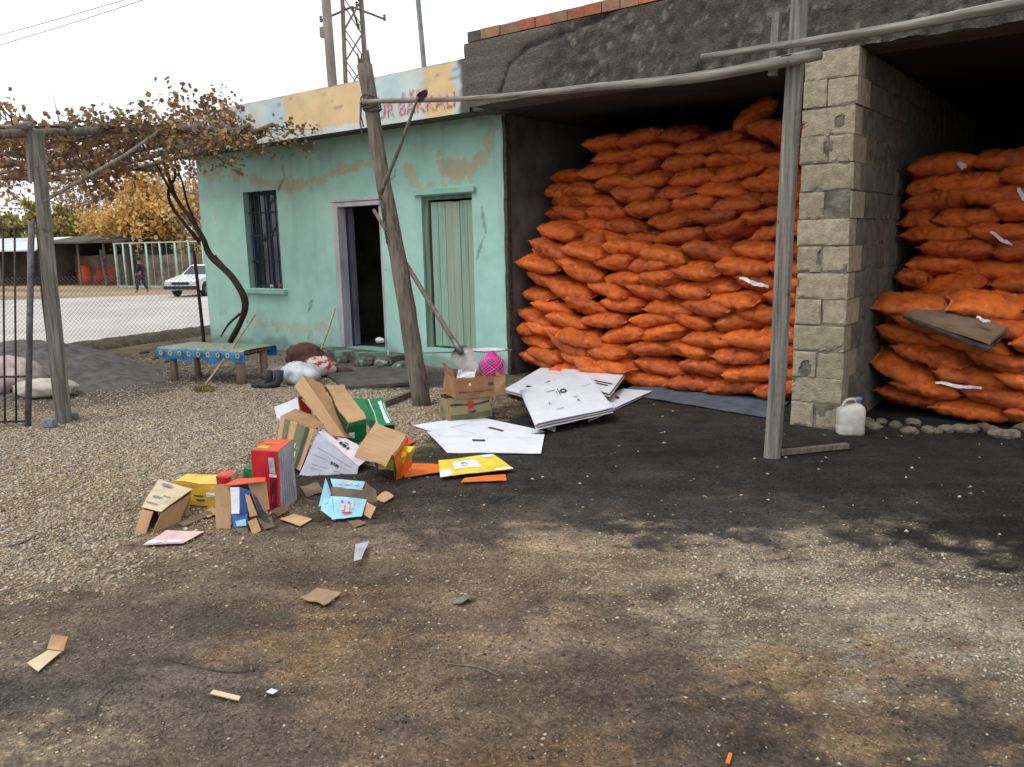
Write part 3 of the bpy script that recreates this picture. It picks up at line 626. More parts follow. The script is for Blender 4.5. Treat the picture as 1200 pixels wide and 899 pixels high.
def sack_mesh(L_, D_, T_, seed, bend=0., flat=0.):
    NU, NT = 40, 28
    u = np.linspace(-1, 1, NU)[:, None]; th = np.linspace(0, 2*PI, NT, endpoint=False)[None, :]
    wd = D_/2*(1-.16*np.abs(u)**4); tk = T_/2*np.maximum(1-np.abs(u)**4.2, 0)**.55+.004
    c, s = np.cos(th), np.sin(th)
    y = wd*np.sign(c)*np.abs(c)**.95; z = tk*np.sign(s)*np.abs(s)**.92+0*u
    x = u*L_/2+0*th+.035*np.sign(u)*np.abs(u)**6*(np.abs(y)/(D_/2))**3
    k = seed*7.7
    rid = 1-np.abs(fbm(x*9+k+.8*vn(x*6, y*6, k), y*9+k, z*13, 3))*3
    rid2 = 1-np.abs(fbm(x*21+k, y*15+k+.5*vn(x*9, y*9, z*9), z*26, 2))*3.2
    lump = .006*rid2+.020*fbm(x*5+k, y*5, z*8+k, 3)+.007*fbm(x*17+k, y*17, z*17)+.017*rid
    crease = .010*np.abs(u)**1.6*np.sin(y*(62+9*math.sin(k))+5*vn(x*5+k, y*7, z*5.))
    body = np.clip(1.1-np.abs(u)**5, 0, 1)
    x = x+.012*vn(y*9+k, z*9, 1.)*np.abs(u); y = y+c*lump*body; z = z+np.sign(s)*np.abs(s)*(lump+crease)*body
    z = z+bend*(x/(L_/2))**2*.05+.012*vn(x*3+k, k, 2.)+.01*np.abs(u)**5*np.sin(y*14+k)
    V = np.stack([x, y, z], -1).reshape(-1, 3)
    i = np.arange(NU-1)[:, None]*NT; j = np.arange(NT)[None, :]; jn = (j+1) % NT
    Fq = np.stack([i+j, i+jn, i+NT+jn, i+NT+j], -1).reshape(-1, 4)
    return V, Fq
ORD = ['bottom', 'second lowest', 'third', 'fourth', 'fifth', 'sixth', 'seventh', 'eighth', 'ninth', 'tenth', 'eleventh', 'twelfth', 'thirteenth', 'fourteenth', 'fifteenth', 'sixteenth', 'seventeenth', 'eighteenth', 'nineteenth', 'twentieth']
ORL = ['first', 'second', 'third', 'fourth', 'fifth', 'sixth', 'seventh', 'eighth', 'ninth', 'tenth']
def put_sack(c, L_, D_, T_, yaw, tilt, roll, seed, label, group, m=m_sack, bend=0, parts=True):
    t = thing('coal_sack', label, 'sack', c, (roll, tilt, yaw), group)
    V, Fq = sack_mesh(L_, D_, T_, seed, bend)
    make('sack_body', V, Fq, m, t, smooth=True, local=True)
    if parts:                                        # stitched hems at both ends
        for s in (-1, 1):
            b = MB(); w_ = D_/2*.86; pts = []
            q = V.reshape(40, 28, 3)[0 if s < 0 else -1]
            yy = np.linspace(-w_, w_, 7); 
            P0 = []; 
            for y in yy:
                n_ = q[np.argmin(np.abs(q[:, 1]-y))]
                P0.append((n_[0], y, n_[2]))
            VV = []
            for p_ in P0: VV += [(p_[0]-s*.006, p_[1], p_[2]-.004), (p_[0]-s*.006, p_[1], p_[2]+.004), (p_[0]+s*.022, p_[1], p_[2]+.003+.006*math.sin(p_[1]*40+seed)), (p_[0]+s*.022, p_[1], p_[2]-.003+.006*math.sin(p_[1]*40+seed))]
            FF = []
            for i in range(6):
                for a_ in range(4): c_ = (a_+1) % 4; FF.append((i*4+a_, i*4+c_, i*4+4+c_, i*4+4+a_))
            make('hem', VV, FF, m_seam, t, local=True)
    return t
def stack(tagname, X0, X1, rows, yface, rowh, wave, tiltf, group, sd, Lf=.62, parts=True, xcut=None):
    out = {}
    for r in range(rows):
        zc = .035+rowh*(r+.5); n = max(1, int(round((X1-X0)/Lf+.15))); step = (X1-X0)/n
        off = (.5 if r % 2 else 0)*step*.55+(rnd.uniform(.0, .05) if r % 2 else rnd.uniform(-.05, .0))
        col = 0
        for k in range(-1 if off > .08 else 0, n+1):
            x = X0+off+(k+.5)*step+rnd.uniform(-.05, .05); L_ = step*rnd.uniform(.98, 1.12)
            if x-L_/2 < X0-.03: L_ = (x+L_/2)-X0+.03; x = X0-.03+L_/2
            if x+L_/2 > X1+.04: L_ = X1+.04-(x-L_/2); x = X1+.04-L_/2
            if L_ < .24: continue
            z = zc+wave(x, r)
            yf = yface(x, z)
            if yf is None: continue
            T_ = rowh*rnd.uniform(1.0, 1.16); D_ = rnd.uniform(.40, .46)
            t = tiltf(x, z)+rnd.gauss(0, .10)
            col += 1
            lab = f'{ORL[min(col-1, 9)]} orange sack from the left, {ORD[r]} layer of the {tagname}'
            out[(r, col)] = put_sack((x, yf+D_/2+rnd.uniform(-.05, .05), z), L_, D_, T_, rnd.gauss(0, .2), t, rnd.uniform(-.2, .25), sd+r*11.3+k*3.1, lab, group, m_sack2 if rnd.random() < .3 else m_sack, rnd.uniform(-.5, .3), parts)
    return out
def w1(x, r): return .035*math.sin(x*1.9+r*.55)+.02*math.sin(x*5.1+r*1.3)
def tilt1(x, z):
    t = .22*math.exp(-((x+5.3)/.7)**2)*(1 if z < 1.5 else .25)-.22*math.exp(-((x+2.9)/.5)**2)*math.exp(-((z-.3)/.35)**2)+.12*math.exp(-((x+3.0)/.6)**2)*math.exp(-((z-1.2)/.5)**2)
    return t
def yf_left(x, z): return 7.50+.10*math.exp(-((x+5.7)/.4)**2)+.05*z+.04*math.sin(x*3+z*2)
def yf_left_up(x, z):
    if z > 2.50 and x < -5.35: return None
    if z > 2.70: return None
    return 7.86+.30*(z-1.4)+.05*math.sin(x*2.3+z)
g1 = 'orange coal sacks piled in the left bay'
s1 = stack('front pile, left bay', -5.85, -2.33, 10, yf_left, .150, w1, tilt1, g1, 0., .49)
s2 = {}
_st = stack
def shifted(dz, fn): return lambda x, z: fn(x, z)
def stack_at(tagname, X0, X1, r0, rows, yface, rowh, wave, tiltf, group, sd, Lf):
    return stack(tagname, X0, X1, rows, yface, rowh, lambda x, r: wave(x, r)+r0, tiltf, group, sd, Lf)
s2 = stack_at('rear pile, left bay', -5.75, -2.33, 1.36, 10, yf_left_up, .150, w1, lambda x, z: .10*math.sin(x*2.1+z*3), g1, 100., .47)
# the two rounded sacks that lie by the wall on top of the front pile
for i, (px, py, tl, L_) in enumerate(((650, 271, .18, .52), (645, 296, .16, .54))):
    p = onY(px, py, 7.72); put_sack((p.x, 7.92, p.z), L_, .42, .19, .05, tl, .1, 300+i, ['topmost of two short orange sacks by the dark wall on the front pile', 'lower of two short orange sacks by the dark wall on the front pile'][i], g1)
p = onY(684, 292, 7.8); put_sack((p.x, 7.92, p.z), .42, .34, .24, .5, -1.0, .3, 310, 'orange sack standing askew on end in the notch of the left pile', g1)
p = onY(868, 152, 8.3); put_sack((-3.35, 8.55, 2.84), .5, .34, .2, .3, -.55, .2, 311, 'orange sack tipped up at the very top of the left pile', g1)
# right bay
def w2(x, r): return .015*math.sin(x*2.9+r*.5)+.01*math.sin(x*6+r)
def yf_r(x, z): return 7.50+.03*math.sin(x*4+z*3)+(.1 if z < .2 and x < -1.2 else 0)
def yf_r2(x, z):
    if z > 2.26 and x < -.62: return None
    return 8.02+.06*z+.03*math.sin(x*3+z*4)
g2 = 'orange coal sacks piled in the right bay'
s3 = stack('front pile, right bay', -1.80, .9, 7, yf_r, .146, w2, lambda x, z: .17*math.exp(-((x+1.5)/.4)**2), g2, 400., .58)
s4 = stack_at('rear pile, right bay', -1.74, .9, .88, 11, yf_r2, .150, w2, lambda x, z: .02, g2, 500., .58)
# strips of torn white film caught on sacks
m_film = mat('white_film', srgb(226, 222, 226), srgb(190, 186, 196), rough=.35, scale=20, spec=.5)
def film(px0, py0, px1, py1, Y, label, w_=.02):
    a = onY(px0, py0, Y); c = onY(px1, py1, Y); n = 9; V = []; Fc = []
    for i in range(n):
        q = a.lerp(c, i/(n-1)); q.z += .007*math.sin(i*1.1); q.y += .01*math.sin(i*1.7); ww = w_*(.35+.65*math.sin(PI*(i+.5)/n))*(1+.3*math.sin(i*3.3))
        V += [(q.x, q.y-.004, q.z-ww/2), (q.x, q.y+.014, q.z+ww/2), (q.x, q.y+.018, q.z+ww/2+.003), (q.x, q.y+.004, q.z-ww/2-.003)]
    for i in range(n-1):
        for j in range(4): k_ = (j+1) % 4; Fc.append((i*4+j, i*4+k_, i*4+4+k_, i*4+4+j))
    Fc += [(3, 2, 1, 0), tuple(range(n*4-4, n*4))]
    tag(make('plastic_strip', V, Fc, m_film, None, loc=tuple(a)), label, 'plastic strip')
film(866, 326, 900, 337, 7.44, 'torn white plastic strip hanging on the left pile beside the grey post', .035)
film(1096, 449, 1150, 456, 7.44, 'long white plastic strip across the front of the right pile', .022)
film(1160, 272, 1186, 288, 8.0, 'white plastic strip high on the right pile', .03)
film(1122, 192, 1132, 196, 8.05, 'short white plastic scrap on the top sacks of the right pile', .05)
film(1192, 222, 1204, 236, 7.98, 'white plastic scrap at the right edge of the right pile', .06)
film(1144, 372, 1160, 378, 7.3, 'white plastic scrap on the cardboard over the right pile', .02)
# cardboard and film lying on the step of the right pile
def slab_quad(P, th, amp=.0, n=10, seed=0, curl=0):
    """a sheet of real thickness through four corners, slightly wavy"""
    P = [Vector(p) for p in P]; nrm = (P[1]-P[0]).cross(P[3]-P[0]).normalized()
    if nrm.z < 0: nrm = -nrm
    top = []; 
    for i in range(n+1):
        for j in range(n+1):
            u, v = i/n, j/n; q = P[0].lerp(P[1], u).lerp(P[3].lerp(P[2], u), v)
            h = amp*float(fbm(q.x*5+seed, q.y*5, seed*1.7))+curl*((2*u-1)**2*.5+(2*v-1)**2*.5)
            top.append(q+nrm*h)
    N = n+1; V = [tuple(q+nrm*th) for q in top]+[tuple(q) for q in top]; o = N*N; Fc = []; mi = []
    for i in range(n):
        for j in range(n):
            a = i*N+j; Fc.append((a, a+N, a+N+1, a+1)); mi.append(0); Fc.append((o+a+1, o+a+N+1, o+a+N, o+a)); mi.append(1)
    ring = [i*N for i in range(N)]+[n*N+j for j in range(1, N)]+[i*N+n for i in range(n-1, -1, -1)]+[j for j in range(n-1, 0, -1)]
    for i in range(len(ring)):
        a, b_ = ring[i], ring[(i+1) % len(ring)]; Fc.append((a, b_, o+b_, o+a)); mi.append(2)
    return V, Fc, mi
m_card = mat('cardboard', srgb(182, 148, 112), srgb(172, 138, 103), rough=.85, scale=(3, 60, 3), bump=.15, bscale=60)
m_cardin = mat('cardboard_inside', srgb(170, 134, 98), srgb(142, 110, 78), rough=.9, scale=5)
m_cardd = mat('damp_cardboard', srgb(124, 104, 84), srgb(92, 78, 64), rough=.85, scale=6)
m_edge = mat('cardboard_edge', srgb(160, 130, 96), rough=.95)
m_blkfilm = mat('black_film', srgb(46, 44, 44), srgb(74, 72, 74), rough=.35, scale=12, spec=.5)
cb_ = thing('flat_carton', 'dark folded cardboard carton lying on the step of sacks in the right bay', 'cardboard', (-1.2, 7.5, .98))
A_ = [onY(1060, 370, 7.40), onY(1160, 405, 7.18), onY(1180, 386, 7.46), onY(1096, 357, 7.68)]
v, f, mi = slab_quad(A_, .03, .02, seed=2); make('cardboard_sheet', v, f, [m_cardd, m_cardd, m_edge], cb_, mi)
B_ = [p+Vector((0, -.03, -.045)) for p in A_]; B_[0] = onY(1058, 374, 7.36); v, f, mi = slab_quad(B_, .02, .03, seed=5); make('black_liner', v, f, [m_blkfilm]*3, cb_, mi)
# blue grey tarpaulin under the pile
def gpatch(name, label, cat, pts, m, th=.006, z0=.004, amp=.006, n=14, seed=0, kind=None):
    P = [G(*p) for p in pts]; 
    for q in P: q.z = float(ground_z(q.x, q.y))+z0
    v, f, mi = slab_quad(P, th, amp, n=n, seed=seed)
    if not isinstance(m, (list, tuple)): m = [m, m, m]
    o = make(name, v, f, m, None, mi, smooth=False, loc=tuple(P[0]))
    return tag(o, label, cat, kind=kind)
m_tarp = mat('blue_grey_tarp', srgb(96, 108, 122), srgb(72, 82, 94), rough=.6, scale=6, bump=.3, spec=.35)
o = gpatch('tarpaulin', 'blue grey tarpaulin spread under the sacks of the left bay', 'tarpaulin', [(728, 463), (897, 491), (930, 470), (760, 440)], m_tarp, amp=.012, n=30, seed=3, z0=.014)

# ------------------------------------------------------------------ posts, rails, brace, shovel
def limb(name, pts, rads, mat_, parent=None, n=10, wob=.04, seg=14, smooth=True, loc=None):
    P = interp(pts, seg); R_ = [float(np.interp(i/(seg-1), np.linspace(0, 1, len(rads)), rads)) for i in range(seg)]
    b = MB(); b.tube(P, R_, n, wob=wob); return b.build(name, mat_, parent, smooth=smooth, loc=loc)
YR = 5.65
pb0 = Vector((-5.56, YR, -.05)); pb1 = onY(427, 76, YR)
t = thing('leaning_post', 'thick grey brown log post leaning left in front of the turquoise house', 'post', pb0)
limb('log', [pb0, pb0.lerp(pb1, .35)+Vector((.02, 0, 0)), pb0.lerp(pb1, .7)+Vector((-.01, 0, 0)), pb1], [.093, .088, .078, .07, .072], m_brownwood, t, n=12, wob=.06, seg=22)
b = MB()                                                   # splintered top
for k in range(7):
    a = k*.9; q = pb1+Vector((.05*math.cos(a), .05*math.sin(a), -.05)); b.tube([q, q+Vector((rnd.uniform(-.02, .02), rnd.uniform(-.02, .02), rnd.uniform(.10, .2)))], [.02, .006], 5)
b.build('splinters', m_brownwood, t)
b = MB(); q = onY(429, 120, YR-.08)
for k in range(5):
    r_ = .092; cz_ = q.z-.07+.03*k; cxx = pb0.lerp(pb1, cz_/pb1.z).x
    b.tube([(cxx+r_*math.cos(a), YR+r_*math.sin(a), cz_+.02*math.sin(a*2+k)) for a in np.linspace(0, 2*PI, 14)], .007, 5, caps=False)
b.build('binding_wire', m_rust, t, smooth=True)
b = MB()
for k, (x_, z0_, z1_) in enumerate(((-.10, -.35, .02), (-.085, -.22, .04))): b.tube([(q.x+x_, q.y+.02, q.z+z1_), (q.x+x_-.01, q.y+.01, q.z+z0_*.5), (q.x+x_+.01, q.y+.02, q.z+z0_)], .008, 5)
b.build('hanging_strap', m_blkfilm, t)
p2a = Vector((-2.01, YR, -.05)); p2b = Vector((-1.925, YR, 3.75))
t = thing('upright_post', 'squared weathered grey timber post standing in front of the pumice block pier', 'post', p2a)
V = []; Fc = []; NS = 40
for i in range(NS+1):
    q = p2a.lerp(p2b, i/NS); w_ = .062-.004*i/NS; a0 = .35
    for j in range(12):
        a = 2*PI*j/12+a0; r_ = w_/max(abs(math.cos(a-a0)), abs(math.sin(a-a0)))*.96; r_ = min(r_, w_*1.27)
        n_ = .004*float(fbm(q.z*3, j*.9, 3.)); V.append((q.x+(r_+n_)*math.cos(a)+.006*math.sin(q.z*2.3), q.y+(r_+n_)*math.sin(a), q.z))
for i in range(NS):
    for j in range(12): k = (j+1) % 12; Fc.append((i*12+j, i*12+k, (i+1)*12+k, (i+1)*12+j))
Fc.append(tuple(range(12))[::-1]); Fc.append(tuple(NS*12+j for j in range(12)))
make('timber', V, Fc, m_wood, t)
q = onY(914, 45, YR); b = MB(); b.bar((q.x-.03, YR-.03, q.z-.24), (q.x-.01, YR-.03, q.z+.16), .05, .06); b.build('spliced_offcut', m_wood, t)
b = MB()
for cz_ in (2.74, 2.78, 2.84): b.tube([(-1.955+.1*math.cos(a), YR-.03+.12*math.sin(a), cz_+.025*math.sin(a)) for a in np.linspace(0, 2*PI, 14)], .004, 5, caps=False)
b.build('binding_wire', m_rust, t, smooth=True)
b = MB(); b.bar((-2.0, YR+.04, .02), (-1.62, YR+.5, .03), .05, .035); tag(b.build('ground_batten', m_brownwood, loc=(-1.9, YR, 0)), 'short grey batten lying on the ground behind the squared post', 'batten')
# rails on the camera side of the posts
YF = YR-.115
def onF(px, py, y=YF): return onY(px, py, y)
P_ = [onF(425, 119), onF(560, 115), onF(700, 102), onF(822, 90), onF(962, 63)]
limb('rail', P_, [.024, .022, .03, .038, .04], m_woodx, None, n=10, wob=.05, seg=30, loc=tuple(P_[0])); tag(bpy.context.scene.objects['rail'], 'long bent grey pole tied across from the leaning log to the squared post', 'pole')
P_ = [onF(822, 67, YF-.02), onF(960, 47, YF-.02), onF(1080, 27, YF-.02), onF(1200, 3, YF-.02), onF(1300, -20, YF-.02)]
r2_ = limb('rail', P_, [.02, .028, .032, .037, .04], m_woodx, None, n=10, wob=.05, seg=30, loc=tuple(P_[0])); tag(r2_, 'upper grey pole running from the squared post out of the picture to the right', 'pole')
a_ = onF(490, 114, YF-.05); c_ = onF(446, 228, YF-.05)
br = limb('brace', [a_, a_.lerp(c_, .5)+Vector((.01, 0, 0)), c_], [.012, .018, .02], m_brownwood, None, n=8, wob=.05, loc=tuple(c_)); tag(br, 'thin crooked stick slanting from the long rail down to the leaning log', 'stick')
b = MB()
for k in range(3): b.tube([(a_.x+.05*math.cos(a), YF+.045*math.sin(a), a_.z+.012*k+.01+.035*math.sin(a)) for a in np.linspace(0, 2*PI, 10)], .008, 5, caps=False)
tag(b.build('rag_tie', mat('dark_rag', srgb(70, 40, 44), srgb(44, 34, 38), rough=.9), loc=tuple(a_)), 'dark rag knotted round the rail at the top of the thin stick', 'rag')
# chain hanging by the left side of the log
ch_ = thing('hanging_chain', 'short dark chain with pale links hanging from the stick beside the open doorway', 'chain', tuple(onY(446, 232, YR-.1)))
for k in range(11):
    q = onY(446+k*.75, 232+k*5.1, YR-.1); q = Vector(q); v = []; b = MB(); a0 = k*PI/2
    b.tube([q+Vector((.012*math.cos(a)*math.cos(a0), .012*math.cos(a)*math.sin(a0), .022*math.sin(a))) for a in np.linspace(0, 2*PI, 9)], .005, 5, caps=False)
    b.build('link', m_steel if k in (1, 2, 6, 7) else m_rust, ch_, smooth=True)
# shovel: handle leaning behind the log, blade over the crate
sa = onY(438, 246, 5.80); sb = onY(537, 408, 5.60)
sh = thing('shovel', 'long handled shovel with round grey blade leaning on the log above the fruit crates', 'shovel', tuple(sb))
limb('handle', [sa, sa.lerp(sb, .5)+Vector((0, 0, -.01)), sb], [.018, .024, .024], m_brownwood, sh, n=9, wob=.02, seg=12)
ax = (sb-sa).normalized(); sd_ = r0-ax*r0.dot(ax); sd_.normalize(); nm = ax.cross(sd_).normalized()
V = []; Fc = []; NB = 11; NW = 9
for s_, off_ in ((0, 0), (1, .004)):
    for i in range(NB):
        u_ = i/(NB-1); wd = .105*min(1, (u_/.22)**.5 if u_ < .22 else 1)*(1-.0*u_)*(math.sqrt(max(0, 1-((u_-.45)/.56)**2)) if u_ > .45 else 1)+.004
        for j in range(NW):
            v_ = -1+2*j/(NW-1); V.append(sb+ax*(-.02+.31*u_)+sd_*(wd*v_)+nm*(off_-.03*(1-v_*v_)*(1-.6*u_)-.03*u_*u_))
for i in range(NB-1):
    for j in range(NW-1):
        a = i*NW+j; Fc.append((a, a+1, a+NW+1, a+NW)); o_ = NB*NW; Fc.append((o_+a, o_+a+NW, o_+a+NW+1, o_+a+1))
make('blade', V, Fc, mat('worn_steel', srgb(158, 156, 152), srgb(118, 114, 112), rough=.5, scale=9, metal=.55, bump=.15), sh, smooth=True)
b = MB(); b.tube([sb-ax*.10, sb+ax*.06], [.028, .03], 8); b.build('socket', m_steel, sh, smooth=True)
# thin rod across
b = MB(); b.tube([onY(470, 414, 5.9), onY(520, 413, 6.1), onY(600, 410, 6.4)], .008, 6); tag(b.build('thin_rod', m_steel, loc=tuple(onY(470, 414, 5.9))), 'thin horizontal metal rod behind the crates in front of the turquoise wall', 'rod')

# ------------------------------------------------------------------ cardboard things
m_mesh = {}
def cmat(name, r, g, b_, **k):
    base = srgb(r, g, b_); lo = srgb(r*.86, g*.86, b_*.87); kw = dict(rough=.55, scale=9, spec=.3); kw.update(k); return mat(name, base, lo, **kw)
m_redp = cmat('red_print', 204, 34, 48); m_greyp = cmat('grey_print', 182, 184, 196, rough=.6); m_whitep = cmat('white_print', 226, 226, 232); m_greenp = cmat('green_print', 30, 128, 78)
m_olive = cmat('olive_print', 100, 104, 66); m_dgreen = cmat('dark_green_print', 44, 66, 52); m_orangep = cmat('orange_print', 240, 118, 34); m_yellowp = cmat('yellow_print', 222, 176, 62)
m_bluep = cmat('blue_print', 64, 98, 168); m_lblue = cmat('pale_blue_print', 150, 206, 222); m_cream = cmat('cream_card', 206, 190, 156); m_pinkp = cmat('pink_print', 222, 188, 182); m_brick = cmat('coral_print', 232, 90, 64)
m_yel = cmat('bright_yellow_print', 240, 214, 70); m_inkb = cmat('blue_black_ink', 50, 54, 66); m_wgrey = mat('white_carton', srgb(222, 226, 234), srgb(208, 212, 222), rough=.7, scale=5)
def panel(b, P, u, v, nrm, th, mo, mi_, n=6, amp=.004, seed=0):
    """a sheet from P spanned by u, v; outer face along nrm"""
    P = Vector(P); u = Vector(u); v = Vector(v); nrm = Vector(nrm); N = n+1; o = len(b.V)
    for s_ in (th, 0):
        for i in range(N):
            for j in range(N):
                a, c = i/n, j/n; q = P+u*a+v*c; e = min(a, 1-a, c, 1-c)*4
                b.V.append(tuple(q+nrm*(s_+amp*min(1, e)*float(vn(a*2.3+seed, c*2.3, seed*1.9))*2)))
    flip = u.cross(v).dot(nrm) < 0
    def f(q, m): b.F.append(tuple(q[::-1]) if flip else tuple(q)); b.M.append(m)
    for i in range(n):
        for j in range(n):
            a = o+i*N+j; f((a, a+N, a+N+1, a+1), mo); k = a+N*N; f((k+1, k+N+1, k+N, k), mi_)
    ring = [i*N for i in range(N)]+[n*N+j for j in range(1, N)]+[i*N+n for i in range(n-1, -1, -1)]+[j for j in range(n-1, 0, -1)]
    for i in range(len(ring)):
        a, c = ring[i], ring[(i+1) % len(ring)]; f((o+a, o+N*N+a, o+N*N+c, o+c), 2)
def crush(V, seed, a=.014):
    A = np.array(V, float); k = seed*5.3
    return [tuple(q) for q in A+a*np.stack([fbm(A[:, 0]*5+k, A[:, 1]*5, A[:, 2]*5, 2), fbm(A[:, 0]*5, A[:, 1]*5+k, A[:, 2]*5+9, 2), fbm(A[:, 0]*5+7, A[:, 1]*5, A[:, 2]*5+k, 2)], -1)*2]
def carton(name, label, cat, loc, rot, dim, outer, inner=None, missing=(), flaps=(), faces={}, decals=(), group=None, th=.004, amp=.005, seed=0, crushed=1):
    dx, dy, dz = dim; t = thing(name, label, cat, loc, rot, group); inner = inner or m_cardin
    mats = [outer, inner, m_edge]; idx = {}
    for k, m in faces.items():
        if m not in mats: mats.append(m)
        idx[k] = mats.index(m)
    X_, Y_, Z_ = Vector((dx, 0, 0)), Vector((0, dy, 0)), Vector((0, 0, dz)); O = Vector((0, 0, 0)); b = MB()
    geo = {'x0': (O, Y_, Z_, (-1, 0, 0)), 'x1': (X_, Y_, Z_, (1, 0, 0)), 'y0': (O, X_, Z_, (0, -1, 0)), 'y1': (Y_, X_, Z_, (0, 1, 0)), 'z0': (O, X_, Y_, (0, 0, -1)), 'z1': (Z_, X_, Y_, (0, 0, 1))}
    for k, (P, u, v, n_) in geo.items():
        if k in missing: continue
        panel(b, P, u, v, n_, th, idx.get(k, 0), 1, amp=amp, seed=seed+len(k)*3+ord(k[0])+int(k[1])*5)
    ca_ = min(.016, min(dim)*.09)*crushed
    b.V = crush(b.V, seed, ca_); b.build('box_body', mats, t, local=True)
    for (P, u, v, n_, m) in flaps:                              # flap: start, edge vector, outward vector, normal of the printed side
        fb = MB(); panel(fb, P, u, v, n_, th, 0, 1, amp=amp*1.5, seed=seed+9); fb.V = crush(fb.V, seed, ca_); o_ = fb.build('flap', [m or outer, inner, m_edge], t, local=True)
    for (P, u, v, n_, m) in decals:
        fb = MB(); P = Vector(P)+Vector(n_)*(th+.0015); panel(fb, P, u, v, n_, .0012, 0, 0, n=5, amp=amp, seed=seed); fb.V = crush(fb.V, seed, ca_); fb.build('printed_patch', [m, m, m], t, local=True)
    return t
def at_depth(px, py, ref, dd=0):                                # a point on the sight line at the same distance as ref
    d = ray(px, py); return Vector((0, 0, H))+d*(((Vector(ref)-Vector((0, 0, H))).dot(fw)+dd)/d.dot(fw))
def board(P, m, parent, nm='cardboard_panel', inner=None, th=.005, amp=.006, n=8, seed=0, toward=None):
    P = [Vector(p) for p in P]; nr_ = (P[1]-P[0]).cross(P[3]-P[0]).normalized()
    if nr_.dot(Vector((0, 0, H))-P[0]) < 0: nr_ = -nr_
    b = MB(); N = n+1; G_ = []
    for i in range(N):
        for j in range(N):
            q = P[0].lerp(P[1], i/n).lerp(P[3].lerp(P[2], i/n), j/n); h = amp*float(fbm(q.x*7+seed, q.y*7, q.z*7+seed)); G_.append(q+nr_*h)
    V = [q+nr_*th for q in G_]+G_; o_ = N*N; flip = (P[1]-P[0]).cross(P[3]-P[0]).dot(nr_) < 0; Fc = []; mi = []
    def f(q, m_): Fc.append(tuple(q[::-1]) if flip else tuple(q)); mi.append(m_)
    for i in range(n):
        for j in range(n): a = i*N+j; f((a, a+N, a+N+1, a+1), 0); k = a+o_; f((k+1, k+N+1, k+N, k), 1)
    ring = [i*N for i in range(N)]+[n*N+j for j in range(1, N)]+[i*N+n for i in range(n-1, -1, -1)]+[j for j in range(n-1, 0, -1)]
    for i in range(len(ring)): a, c = ring[i], ring[(i+1) % len(ring)]; f((o_+a, o_+c, c, a), 2)
    return make(nm, V, Fc, [m, inner or m_cardin, m_edge], parent, mi)
def boards(name, label, ref, quads, cat='carton', seed=0):
    """a crushed box: each surviving side is its own bent board; quads = (four surveyed corners with distance offsets, outside, name)"""
    t = thing(name, label, cat, tuple(ref))
    for i, q_ in enumerate(quads):
        P = [at_depth(px, py, ref, dd) for px, py, dd in q_[0]]
        board(P, q_[1], t, q_[2] if len(q_) > 2 and q_[2] else 'cardboard_panel', q_[3] if len(q_) > 3 else None, seed=seed+i*1.7, amp=q_[4] if len(q_) > 4 else .011, th=q_[5] if len(q_) > 5 else .005)
    return t
# 1 tall red and grey box
lx, ly, lz = .162, .247, .389
txt = []
carton('tall_carton', 'tall red carton with a grey white side standing upright in front of the pile', 'carton', (-4.125, 2.719, .005), (0, .02, .592), (lx, ly, lz), m_redp, faces={'x1': m_greyp, 'z1': m_brick, 'x0': m_card}, seed=1, crushed=.35,
       decals=[((.105, 0, .25), (.035, 0, 0), (0, 0, .10), (0, -1, 0), m_greyp), ((.105, 0, .03), (.04, 0, 0), (0, 0, .19), (0, -1, 0), cmat('maroon_print', 110, 22, 40)), ((.10, 0, .225), (.045, 0, 0), (0, 0, .018), (0, -1, 0), m_whitep),
               ]+[((lx, .03+.032*k, .03), (0, .004, 0), (0, 0, .32), (1, 0, 0), m_inkb if k == 9 else cmat('grey_lines', 150, 152, 168)) for k in range(6)]+[((.02, .03, lz), (.07, 0, 0), (0, .05, 0), (0, 0, 1), m_yellowp), ((.03, .14, lz), (.09, 0, 0), (0, .03, 0), (0, 0, 1), cmat('salmon_print', 244, 130, 90))],
       flaps=[((-.002, .0, .15), (0, .12, 0), (-.05, -.02, .0), (0, -1, 0), m_card)])
# 2 big grey white box on its side, its open end to the right
m_gcp = cmat('grey_carton_print', 176, 178, 194, rough=.6); m_gci = cmat('grey_carton_inside', 150, 146, 152, rough=.8); m_gl = cmat('mid_grey_print', 132, 134, 152)
rE = G(351, 559)
E8 = dict(a=(351, 557, 0), b=(417, 567, -.02), c=(420, 547, .03), d=(372, 507, .16), e=(386, 503, .34), f=(438, 533, .22), g=(440, 560, .18), h=(384, 545, .36))
def eq(k): return [E8[c_] for c_ in k]
te = boards('white_carton', 'big grey white carton lying on its side with its open end to the right', rE, [(eq('abcd'), m_gcp, None, m_gci), (eq('dcfe'), m_whitep, None, m_gci), (eq('efgh'), m_gcp, None, m_gci), (eq('abgh'), m_gcp, None, m_gci), (eq('adeh'), m_olive, None, m_gci)], seed=2)
def on_quad(P, items, m, parent, lift=.009, nm='printed_mark'):
    P = [Vector(p) for p in P]; nr_ = (P[1]-P[0]).cross(P[3]-P[0]).normalized()
    if nr_.dot(Vector((0, 0, H))-P[0]) < 0: nr_ = -nr_
    for (u, v, w_, h_) in items:
        V = [P[0].lerp(P[1], a).lerp(P[3].lerp(P[2], a), c)+nr_*lift for a, c in ((u, v), (u+w_, v), (u+w_, v+h_), (u, v+h_))]
        if (V[1]-V[0]).cross(V[2]-V[0]).dot(nr_) < 0: V = V[::-1]
        make(nm, V, [(0, 1, 2, 3)], m, parent)
ed_ = lambda k: [at_depth(px, py, rE, dd) for px, py, dd in eq(k)]
on_quad(ed_('abcd'), [(.12, .70, .76, .018), (.12, .52, .3, .012), (.62, .52, .26, .012), (.14, .30, .7, .012), (.14, .2, .5, .01)], m_gl, te)
